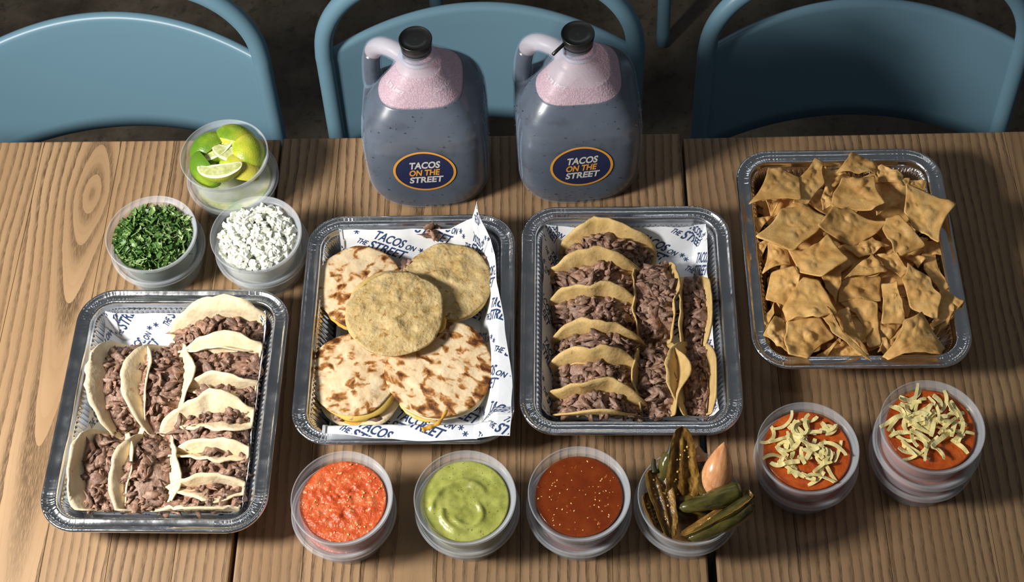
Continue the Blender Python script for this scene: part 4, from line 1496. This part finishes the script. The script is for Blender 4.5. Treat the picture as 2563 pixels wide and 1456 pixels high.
def d_red(x, y):
    return 0.0004 * nz(x * 90, y * 90)
def d_bean(x, y):
    return 0.0010 * nz(x * 80, y * 80) + 0.0008 * nz(x * 200, y * 200)
s = sauce('salsa', 'tomato_salsa', 'bright red chunky tomato salsa with pale seeds', 'salsa', MAT['tomato'], .0345, d_tom)
seeds(s, 46, .0345, d_tom, .0011, 1, MAT['seed'])
s = sauce('guac', 'avocado_salsa', 'thick green avocado salsa with spooned swirls', 'salsa', MAT['guac'], .0350, d_gua)
s = sauce('red', 'chile_salsa', 'smooth dark red chile salsa flecked with yellow seeds', 'salsa', MAT['redsalsa'], .0365, d_red)
seeds(s, 60, .0365, d_red, .0009, 2, MAT['seed'])
sauce('bean1', 'bean_puree', 'orange red beans under cheese shreds, right of the jalapenos', 'beans', MAT['beans'], .0375, d_bean)
sauce('bean2', 'bean_puree', 'orange red beans under cheese shreds at the top of the tall stack', 'beans', MAT['beans'], .0375, d_bean)
sauce('jal', 'pickling_liquid', 'brown orange liquid in the bottom of the jalapeno cup', 'liquid', MAT['pepper_body'], .0200, d_red)

# ------------------------------------------------------------------ cheese shreds
MAT['shred'] = food_mat('shredded_cheese', [(0.3, (0.84, 0.69, 0.24)), (0.7, (0.90, 0.80, 0.42))], 60, 0.32, (150, .2, .0008))
def shred_mesh(seed):
    rr = random.Random(seed)
    L = rr.uniform(.013, .044); k = rr.choice([-1, 1]) * rr.choice([8, 25, 45, 80, 120]); w = rr.uniform(.0017, .0031); h = rr.uniform(.0005, .0008)
    n = 12; a = 0; p = Vector((0, 0, 0)); pts = []
    for i in range(n + 1):
        pts.append((p.copy(), a)); p = p + Vector((math.cos(a), math.sin(a), 0)) * (L / n); a += k * L / n
    c = pts[n // 2][0]
    V, F = [], []
    wz = rr.uniform(0, 9)
    for i, (q, a) in enumerate(pts):
        s = Vector((-math.sin(a), math.cos(a), 0)); tw = 0.5 * nz(i * .2 + wz)
        e = .55 + .45 * math.sin(PI * (i + .5) / (n + 1)) ** .4
        zz = 0.0022 * nz(i * .22 + wz, 4) * (L / .03)
        for (cs, cz) in ((-1, -1), (1, -1), (1, 1), (-1, 1)):
            V.append(q - c + s * (w * cs * e) + Vector((0, 0, h * cz + zz + tw * w * cs)))
    for i in range(n):
        for j in range(4):
            j2 = (j + 1) % 4
            F.append((i * 4 + j, i * 4 + j2, i * 4 + 4 + j2, i * 4 + 4 + j))
    F.append((3, 2, 1, 0)); F.append(tuple(n * 4 + j for j in range(4)))
    me = mesh('cheese_shred', V, F, False)
    me.materials.append(MAT['shred'])
    return me
SHRED = [shred_mesh(700 + k) for k in range(22)]
for key, lab, seed in (('bean1', 'pale yellow cheese shred on the beans right of the jalapenos', 3), ('bean2', 'pale yellow cheese shred on the beans topping the tall stack', 4)):
    rr = random.Random(seed)
    for k in range(58):
        a, r = rr.uniform(0, 2 * PI), .040 * rr.random() ** .62
        o = obj('cheese_shred', rr.choice(SHRED), None, None)
        o.location = POS[key] + Vector((r * math.cos(a) - .002, r * math.sin(a) + .001, .0385 + rr.uniform(.0004, .0065) * (1 - (r / .045) ** 2) + .0006))
        o.rotation_euler = (rr.gauss(0, .16), rr.gauss(0, .16), rr.uniform(0, 6.28))
        tag(o, lab, 'cheese', 'cheese shreds ' + ('by the jalapenos' if key == 'bean1' else 'on the tall stack'))

# ------------------------------------------------------------------ onion and cilantro
def heap_z(x, y, top, fall):
    return top - fall * (math.hypot(x, y) / .048) ** 2
def build_onion():
    rr = random.Random(21)
    parts = [food_body(.030)]
    for k in range(520):
        a, r = rr.uniform(0, 2 * PI), .0475 * math.sqrt(rr.random())
        x, y = r * math.cos(a), r * math.sin(a)
        z = heap_z(x, y, .0445, .0085) + .002 * nz(x * 60, y * 60) + rr.uniform(-.005, .0025)
        s = [rr.uniform(.0026, .0050), rr.uniform(.0024, .0042), rr.uniform(.0016, .0032)]
        M3 = Euler((rr.uniform(0, 6), rr.uniform(0, 6), rr.uniform(0, 6))).to_matrix()
        v = []
        for cz in (-1, 1):
            for cx, cy in ((-1, -1), (1, -1), (1, 1), (-1, 1)):
                v.append(M3 @ Vector((cx * s[0] * rr.uniform(.7, 1.1), cy * s[1] * rr.uniform(.7, 1.1), cz * s[2] * rr.uniform(.8, 1.1))) + Vector((x, y, z)))
        parts.append((v, [(3, 2, 1, 0), (4, 5, 6, 7), (0, 1, 5, 4), (1, 2, 6, 5), (2, 3, 7, 6), (3, 0, 4, 7)]))
    v, f = merge(parts)
    o = obj('diced_onion', mesh('diced_onion', v, f, False), MAT['onion'], None, POS['onion'])
    tag(o, 'heap of diced raw white onion in the open cup', 'onion', None, 'stuff')
build_onion()
def build_cilantro():
    rr = random.Random(22)
    V, F, T = [], [], []
    bv, bf = food_body(.029)
    V += bv; F += bf; T += [0.12] * len(bv)
    for k in range(950):
        a, r = rr.uniform(0, 2 * PI), .0475 * math.sqrt(rr.random())
        x, y = r * math.cos(a), r * math.sin(a)
        z = heap_z(x, y, .0445, .0075) + .003 * nz(x * 50, y * 50) + rr.uniform(-.007, .0035)
        M3 = Euler((rr.gauss(0, .65), rr.gauss(0, .65), rr.uniform(0, 6.3))).to_matrix()
        tone = min(1, max(0, rr.gauss(.58, .24)))
        b = len(V)
        if rr.random() < .14:       # stem
            L, w = rr.uniform(.004, .010), .0008
            pts = [(-L, -w, 0), (L, -w, .001), (L, w, .001), (-L, w, 0)]
            F.append((b, b + 1, b + 2, b + 3)); tone = min(1, tone + .3)
        else:                       # cut leaf with a toothed outline and a crease
            L = rr.uniform(.0042, .0092); nl = 9
            pts = [(0, 0, -.0008)]
            cut = rr.uniform(.4, 1.0)
            for i in range(nl):
                an = 2 * PI * i / nl
                rad = L * (1.0 if i % 2 else .62) * rr.uniform(.75, 1.1)
                px, py = rad * math.cos(an), rad * math.sin(an) * .62
                px = min(px, L * cut)
                pts.append((px, py, .22 * abs(py) + rr.uniform(-.0007, .0007)))
            for i in range(nl):
                F.append((b, b + 1 + i, b + 1 + (i + 1) % nl))
        for p in pts:
            V.append(tuple(M3 @ Vector(p) + Vector((x, y, z)))); T.append(min(1, max(0, tone + rr.uniform(-.08, .08))))
    # a sprig over the rim at left
    me = mesh('chopped_cilantro', V, F, False)
    at = me.attributes.new('tone', 'FLOAT', 'POINT')
    at.data.foreach_set('value', T)
    o = obj('chopped_cilantro', me, MAT['cilantro'], None, POS['cil'])
    tag(o, 'heap of chopped green cilantro leaves in the open cup', 'cilantro', None, 'stuff')
build_cilantro()

# ------------------------------------------------------------------ lime wedges
def lime_mats():
    M = MB('lime_peel').set(rough=0.30, spec=0.5)
    v = M.coord(rand=True)
    tc = M.coord()
    sx = M.n('ShaderNodeSeparateXYZ'); M.l(tc, sx.inputs[0])
    at = M.n('ShaderNodeAttribute', attribute_type='OBJECT', attribute_name='ripe')
    n1 = M.math('ADD', M.noise(v, 45, 3), M.math('MULTIPLY', sx.outputs[0], 9.0))
    n1 = M.math('ADD', n1, at.outputs['Fac'])
    c = M.ramp(n1, [(0.25, (0.105, 0.230, 0.014)), (0.5, (0.24, 0.37, 0.022)), (0.75, (0.47, 0.51, 0.040)), (0.95, (0.62, 0.57, 0.07))])
    M.color(c)
    M.bump(M.voro(v, 620), 0.35, 0.0006)
    MAT['peel'] = M.m
    MAT['pith'] = simple('lime_pith', (0.80, 0.80, 0.62), 0.5)
    M = MB('lime_pulp').set(rough=0.18, spec=0.5)
    v = M.coord(scale=(1, 1, 1))
    c = M.ramp(M.noise(v, 170, 3, .5, .5), [(0.35, (0.46, 0.50, 0.14)), (0.65, (0.70, 0.72, 0.36))])
    M.color(c); M.bump(M.noise(v, 300, 2), .3, .0006)
    MAT['pulp'] = M.m
lime_mats()
def lime_meshes(span):
    """wedge of a lime: long axis x, core edge at the origin line, peel bulging to +z"""
    A, B = 0.029, 0.0245
    nu, nv = 22, 12
    V, F = [], []
    def prof(u):
        x = -A * math.cos(u)
        r = B * math.sin(u) ** 0.92 + 0.0018 * math.exp(-((x - A) / .004) ** 2)
        return x * (1.04 if x > .02 else 1), r
    for j in range(nv + 1):
        ph = -span / 2 + span * j / nv
        for i in range(nu + 1):
            x, r = prof(PI * i / nu)
            V.append((x, r * math.sin(ph), r * math.cos(ph)))
    for j in range(nv):
        for i in range(nu):
            a = j * (nu + 1) + i
            F.append((a, a + 1, a + nu + 2, a + nu + 1))
    peel = mesh('peel', V, F); peel.materials.append(MAT['peel'])
    V, F, mi = [], [], []
    for sgn in (-1, 1):
        ph = sgn * span / 2
        b = len(V)
        lev = [0.0, 0.12, 0.45, 0.80, 0.87, 0.998]
        for q in lev:
            for i in range(nu + 1):
                x, r = prof(PI * i / nu)
                s = q if q < .999 else .998
                bulge = 0.0007 * math.sin(PI * min(1, q / .87)) if q < .87 else 0
                xx, rr_ = x * (0.86 + .14 * q if q < .9 else .998), r * s
                # membranes between segments dip slightly
                n = Vector((0, math.cos(ph), -math.sin(ph))) * sgn * bulge
                V.append((xx + n.x, rr_ * math.sin(ph) + n.y, rr_ * math.cos(ph) + n.z))
        for q in range(len(lev) - 1):
            for i in range(nu):
                a = b + q * (nu + 1) + i
                F.append((a, a + 1, a + nu + 2, a + nu + 1))
                mi.append(1 if q >= 3 or q == 0 or i in (0, nu - 1) else 0)
    flesh = mesh('flesh', V, F, True, [MAT['pulp'], MAT['pith']], mi)
    return peel, flesh
LIME_A = lime_meshes(math.radians(92)); LIME_B = lime_meshes(math.radians(125))
# place by: centre offset in the cup, direction of the long axis, direction of the peel
LIMES = [
 ('green lime wedge, peel up, at the left of the lime cup', (-.024, .017, .040), (.75, .62, .10), (-.35, .30, .88), LIME_B, -.22),
 ('glossy lime wedge with a yellow tip at the far side of the lime cup', (.011, .030, .042), (.95, -.25, -.05), (.05, .55, .83), LIME_B, .05),
 ('yellow green lime wedge, peel up, at the right of the lime cup', (.030, .006, .042), (-.25, .93, .10), (.35, .05, .93), LIME_B, .24),
 ('small lime wedge with its cut face up beside the left green wedge', (-.012, .001, .036), (.80, .50, .05), (.30, -.75, -.50), LIME_A, -.05),
 ('lime wedge with a pale cut face up at the middle of the lime cup', (.010, -.001, .037), (.92, -.15, -.15), (.05, -.70, -.70), LIME_A, .10),
 ('lime wedge at the front showing its half-moon cut face', (-.001, -.030, .042), (.98, .12, .0), (.05, -.62, -.55), LIME_A, .22),
 ('dark green lime wedge tucked in the near left of the lime cup', (-.025, -.019, .037), (.55, -.72, -.10), (-.60, -.35, .65), LIME_A, -.30),
 ('yellow lime wedge lying under the middle wedge', (.017, -.017, .036), (.90, -.35, -.10), (.15, -.25, .93), LIME_A, .34),
 ('yellow fleshed lime wedge behind the middle wedge', (-.002, .016, .033), (.85, .35, .30), (.1, -.85, .45), LIME_A, .40),
 ('small lime wedge peeking out at the far right of the middle', (.016, .014, .034), (.85, -.4, .1), (.3, .3, -.9), LIME_A, .20),
]
for lab, off, ax, pd, (pm, fm), ripe in LIMES:
    t = thing('lime_wedge', lab, 'lime', POS['lime'] + Vector(off), (0, 0, 0), 'lime wedges in the open cup')
    X = Vector(ax).normalized(); Z = Vector(pd); Z = (Z - X * Z.dot(X)).normalized(); Y = Z.cross(X)
    Mx = Matrix((X, Y, Z)).transposed()
    t.rotation_euler = Mx.to_euler()
    t.location = POS['lime'] + Vector((off[0] * 1.06, off[1] * 1.06, off[2] + .005)) - Z * 0.012
    t.scale = (0.98, 0.98, 0.98)
    p = obj('peel', pm, None, t); p['ripe'] = float(ripe)
    obj('flesh', fm, None, t)

# ------------------------------------------------------------------ roasted jalapenos
def pepper_mats():
    M = MB('roasted_pepper_skin').set(rough=0.2, spec=0.55)
    v = M.coord(rand=True, scale=(0.5, 1, 1))
    at = M.n('ShaderNodeAttribute', attribute_type='OBJECT', attribute_name='brown')
    c = M.ramp(M.noise(v, 70, 4, .6), [(0.3, (0.026, 0.024, 0.006)), (0.5, (0.074, 0.064, 0.014)), (0.75, (0.130, 0.108, 0.028))])
    c2 = M.ramp(M.noise(v, 70, 4, .6), [(0.3, (0.11, 0.052, 0.008)), (0.7, (0.27, 0.135, 0.028))])
    c = M.mix(at.outputs['Fac'], c, c2)
    ch = M.ramp(M.noise(v, 38, 4, .65), [(0.56, (0, 0, 0)), (0.68, (1, 1, 1))])
    c = M.mix(M.math('MULTIPLY', ch, .8), c, (0.010, 0.009, 0.006))
    M.color(c); M.bump(M.noise(v, 160, 4, .6), .35, .001)
    MAT['pskin'] = M.m
    M = MB('roasted_pepper_flesh').set(rough=0.24, spec=0.5)
    v = M.coord(rand=True, scale=(0.35, 1, 1))
    c = M.ramp(M.noise(v, 130, 5, .65), [(0.30, (0.018, 0.010, 0.004)), (0.48, (0.16, 0.078, 0.014)), (0.70, (0.48, 0.27, 0.062))])
    M.color(c); M.bump(M.noise(v, 260, 4, .65), .8, .0016)
    MAT['pflesh'] = M.m
    MAT['pstem'] = simple('pepper_stem', (0.035, 0.032, 0.010), 0.5, (200, .4, .001))
    M = MB('pickled_onion_petal').set(rough=0.2, spec=0.5)
    v = M.coord(scale=(1.0, 3.5, 1.0))
    M.color(M.ramp(M.noise(v, 90, 3, .5), [(0.3, (0.60, 0.240, 0.085)), (0.7, (0.80, 0.430, 0.220))]))
    MAT['petal'] = M.m
pepper_mats()
def half_pepper(L, R, bend, seed, flat=1.0):
    """halved pod: long axis x from stem (0) to tip (L), cut face toward +z"""
    rr = random.Random(seed); so = rr.uniform(0, 40)
    n, m = 26, 14
    def rad(t):
        return R * (0.80 + .20 * math.sin(PI * min(1, t * 1.7))) * (1 - max(0, (t - .35) / .65) ** 3.0) ** .5 * min(1, (t + .02) / .06) ** .4 + .0006
    def ctr(t):
        return Vector((L * t, bend * L * (t * t - t) * 2, 0.012 * math.sin(t * 3) * bend))
    V, F = [], []
    for i in range(n + 1):
        t = i / n; c = ctr(t); r = rad(t) * (1 + .06 * nz(t * 5 + so))
        for j in range(m + 1):
            a = PI + PI * j / m
            k = 1 + .07 * nz(t * 6, j * .5 + so)
            V.append(c + Vector((0, r * math.cos(a) * k, r * math.sin(a) * k * flat)))
    for i in range(n):
        for j in range(m):
            a = i * (m + 1) + j
            F.append((a, a + 1, a + m + 2, a + m + 1))
    F.append(tuple(range(m + 1))); F.append(tuple(n * (m + 1) + j for j in range(m, -1, -1)))
    skin = mesh('skin', V, F)
    V, F = [], []
    m2 = 16
    for i in range(n + 1):
        t = i / n; c = ctr(t); r = rad(t) * (1 + .06 * nz(t * 5 + so)) * .985
        for j in range(m2 + 1):
            u = -1 + 2 * j / m2
            wall = sstep(1.0, .72, abs(u)) if abs(u) > .72 else 1.0
            dep = -r * .42 * flat * (1 - (u / .78) ** 2 if abs(u) < .78 else 0)
            rib = 0.34 * r * math.exp(-(u / .22) ** 2) * (1 + .6 * nz(t * 14 + so))
            z = dep + rib * sstep(0.02, .2, t) * (1 - sstep(.75, .95, t)) + .0010 * nz(t * 40, u * 6 + so)
            V.append(c + Vector((0, r * u, z + .0003)))
    for i in range(n):
        for j in range(m2):
            a = i * (m2 + 1) + j
            F.append((a, a + 1, a + m2 + 2, a + m2 + 1))
    flesh = mesh('flesh', V, F)
    S = []
    for k in range(11):
        t = rr.uniform(.12, .75); c = ctr(t); r = rad(t)
        s = rr.uniform(.0011, .0017)
        v, f = lathe([(s * .5, -s * .4), (s, 0), (s * .6, .45 * s)], 9, True, True)
        p = c + Vector((0, r * rr.choice([-1, 1]) * rr.uniform(.08, .5), -r * .18 * flat))
        S.append(([Vector(q) + p for q in v], f))
    v, f = merge(S)
    sd = mesh('seeds', v, f)
    return skin, flesh, sd
def place_pepper(label, base, tip, cut_dir, R, bend, seed, brown=0.0, stem=False, whole=False, flat=1.0):
    A, B = Vector(base), Vector(tip)
    X = (B - A); L = X.length; X.normalize()
    Z = Vector(cut_dir); Z = (Z - X * Z.dot(X)).normalized(); Y = Z.cross(X)
    t = thing('jalapeno', label, 'jalapeno', POS['jal'] + A, Matrix((X, Y, Z)).transposed().to_euler(), 'roasted jalapenos in the cup')
    sk, fl, sd = half_pepper(L, R, bend, seed, flat)
    o = obj('skin', sk, MAT['pskin'], t); o['brown'] = float(brown)
    o = obj('flesh', fl, MAT['pflesh'], t)
    o = obj('seeds', sd, MAT['seed'], t); o['kind'] = 'stuff'
    if stem:
        v, f = tube(catmull([(.003, 0, -.003), (-.006, .001, -.003), (-.013, .003, -.002)], 5), lambda q: .0042 - .0022 * q, 10)
        obj('stem', mesh('stem', v, f), MAT['pstem'], t)
CAMDIR = Vector((0, -.5, .86))
place_pepper('tall upright jalapeno half with its seedy cut face showing', (-.0075, -.006, .022), (-.0085, .0590, .101), (.05, -.55, .70), .0185, .03, 1, .9)
place_pepper('charred jalapeno half at the left of the cup, cut face up', (-.0370, .0310, .0500), (-.0215, -.0470, .0400), (.25, .05, .95), .0145, -.06, 2, .3, True)
place_pepper('small green jalapeno behind the tall upright half', (-.0185, .0490, .0540), (-.0330, .0150, .0300), (.3, .2, -.9), .0095, .03, 3, .0, True)
place_pepper('slim olive green jalapeno lying skin up across the cup', (.0560, .0035, .0560), (-.0120, -.0130, .0430), (.0, .15, -.98), .0112, .06, 4, .0)
place_pepper('blackened jalapeno half jutting out over the right rim', (.0670, -.0020, .0600), (-.0120, -.0440, .0420), (-.35, .55, .75), .0130, -.05, 5, .1)
place_pepper('dark green jalapeno lying skin up along the front rim', (.0675, -.0110, .0545), (-.0040, -.0485, .0400), (.1, .25, -.95), .0120, .07, 6, .0)
place_pepper('dark brown jalapeno half wedged behind the onion petal', (.0115, .0400, .0520), (.0200, .0000, .0330), (-.3, .1, -.9), .0105, .03, 7, .6)
place_pepper('brown jalapeno piece sunk against the left wall of the cup', (-.0440, .0120, .0300), (-.0330, -.0330, .0220), (.6, .0, .8), .0100, .03, 9, 1.0)
place_pepper('dark jalapeno piece at the bottom centre of the cup', (-.012, .006, .022), (.030, -.012, .024), (.0, .3, -.9), .0110, .03, 10, .3)
def petal(label, base, tip, out, W, seed):
    A, B = Vector(base), Vector(tip)
    X = (B - A); L = X.length; X.normalize()
    Z = Vector(out); Z = (Z - X * Z.dot(X)).normalized(); Y = Z.cross(X)
    V, F = [], []
    n, m = 20, 14
    for i in range(n + 1):
        t = i / n
        w = W * max(.02, math.sin(PI * t) ** .75 * (1.15 - .5 * t))
        for j in range(m + 1):
            u = -1 + 2 * j / m
            an = u * 1.25
            r = w / 1.0
            V.append((L * t, r * math.sin(an), r * (math.cos(an) - .55) + .006 * math.sin(PI * t) + .0006 * nz(u * 6 + seed, t * 3)))
    for i in range(n):
        for j in range(m):
            a = i * (m + 1) + j
            F.append((a, a + 1, a + m + 2, a + m + 1))
    o = solid(obj('onion_petal', mesh('onion_petal', V, F), MAT['petal'], None, POS['jal'] + A), .0018)
    o.rotation_euler = Matrix((X, Y, Z)).transposed().to_euler()
    tag(o, label, 'onion', 'onion petals among the jalapenos')
petal('glossy orange tinted onion petal standing at the right of the jalapenos', (.0250, .0020, .0370), (.0395, .0500, .0780), (-.1, -.6, .7), .0185, 1)
petal('brown orange onion petal half hidden behind the tall jalapeno', (.0100, .0250, .0340), (.0125, .0540, .0600), (.1, -.6, .7), .0140, 2)
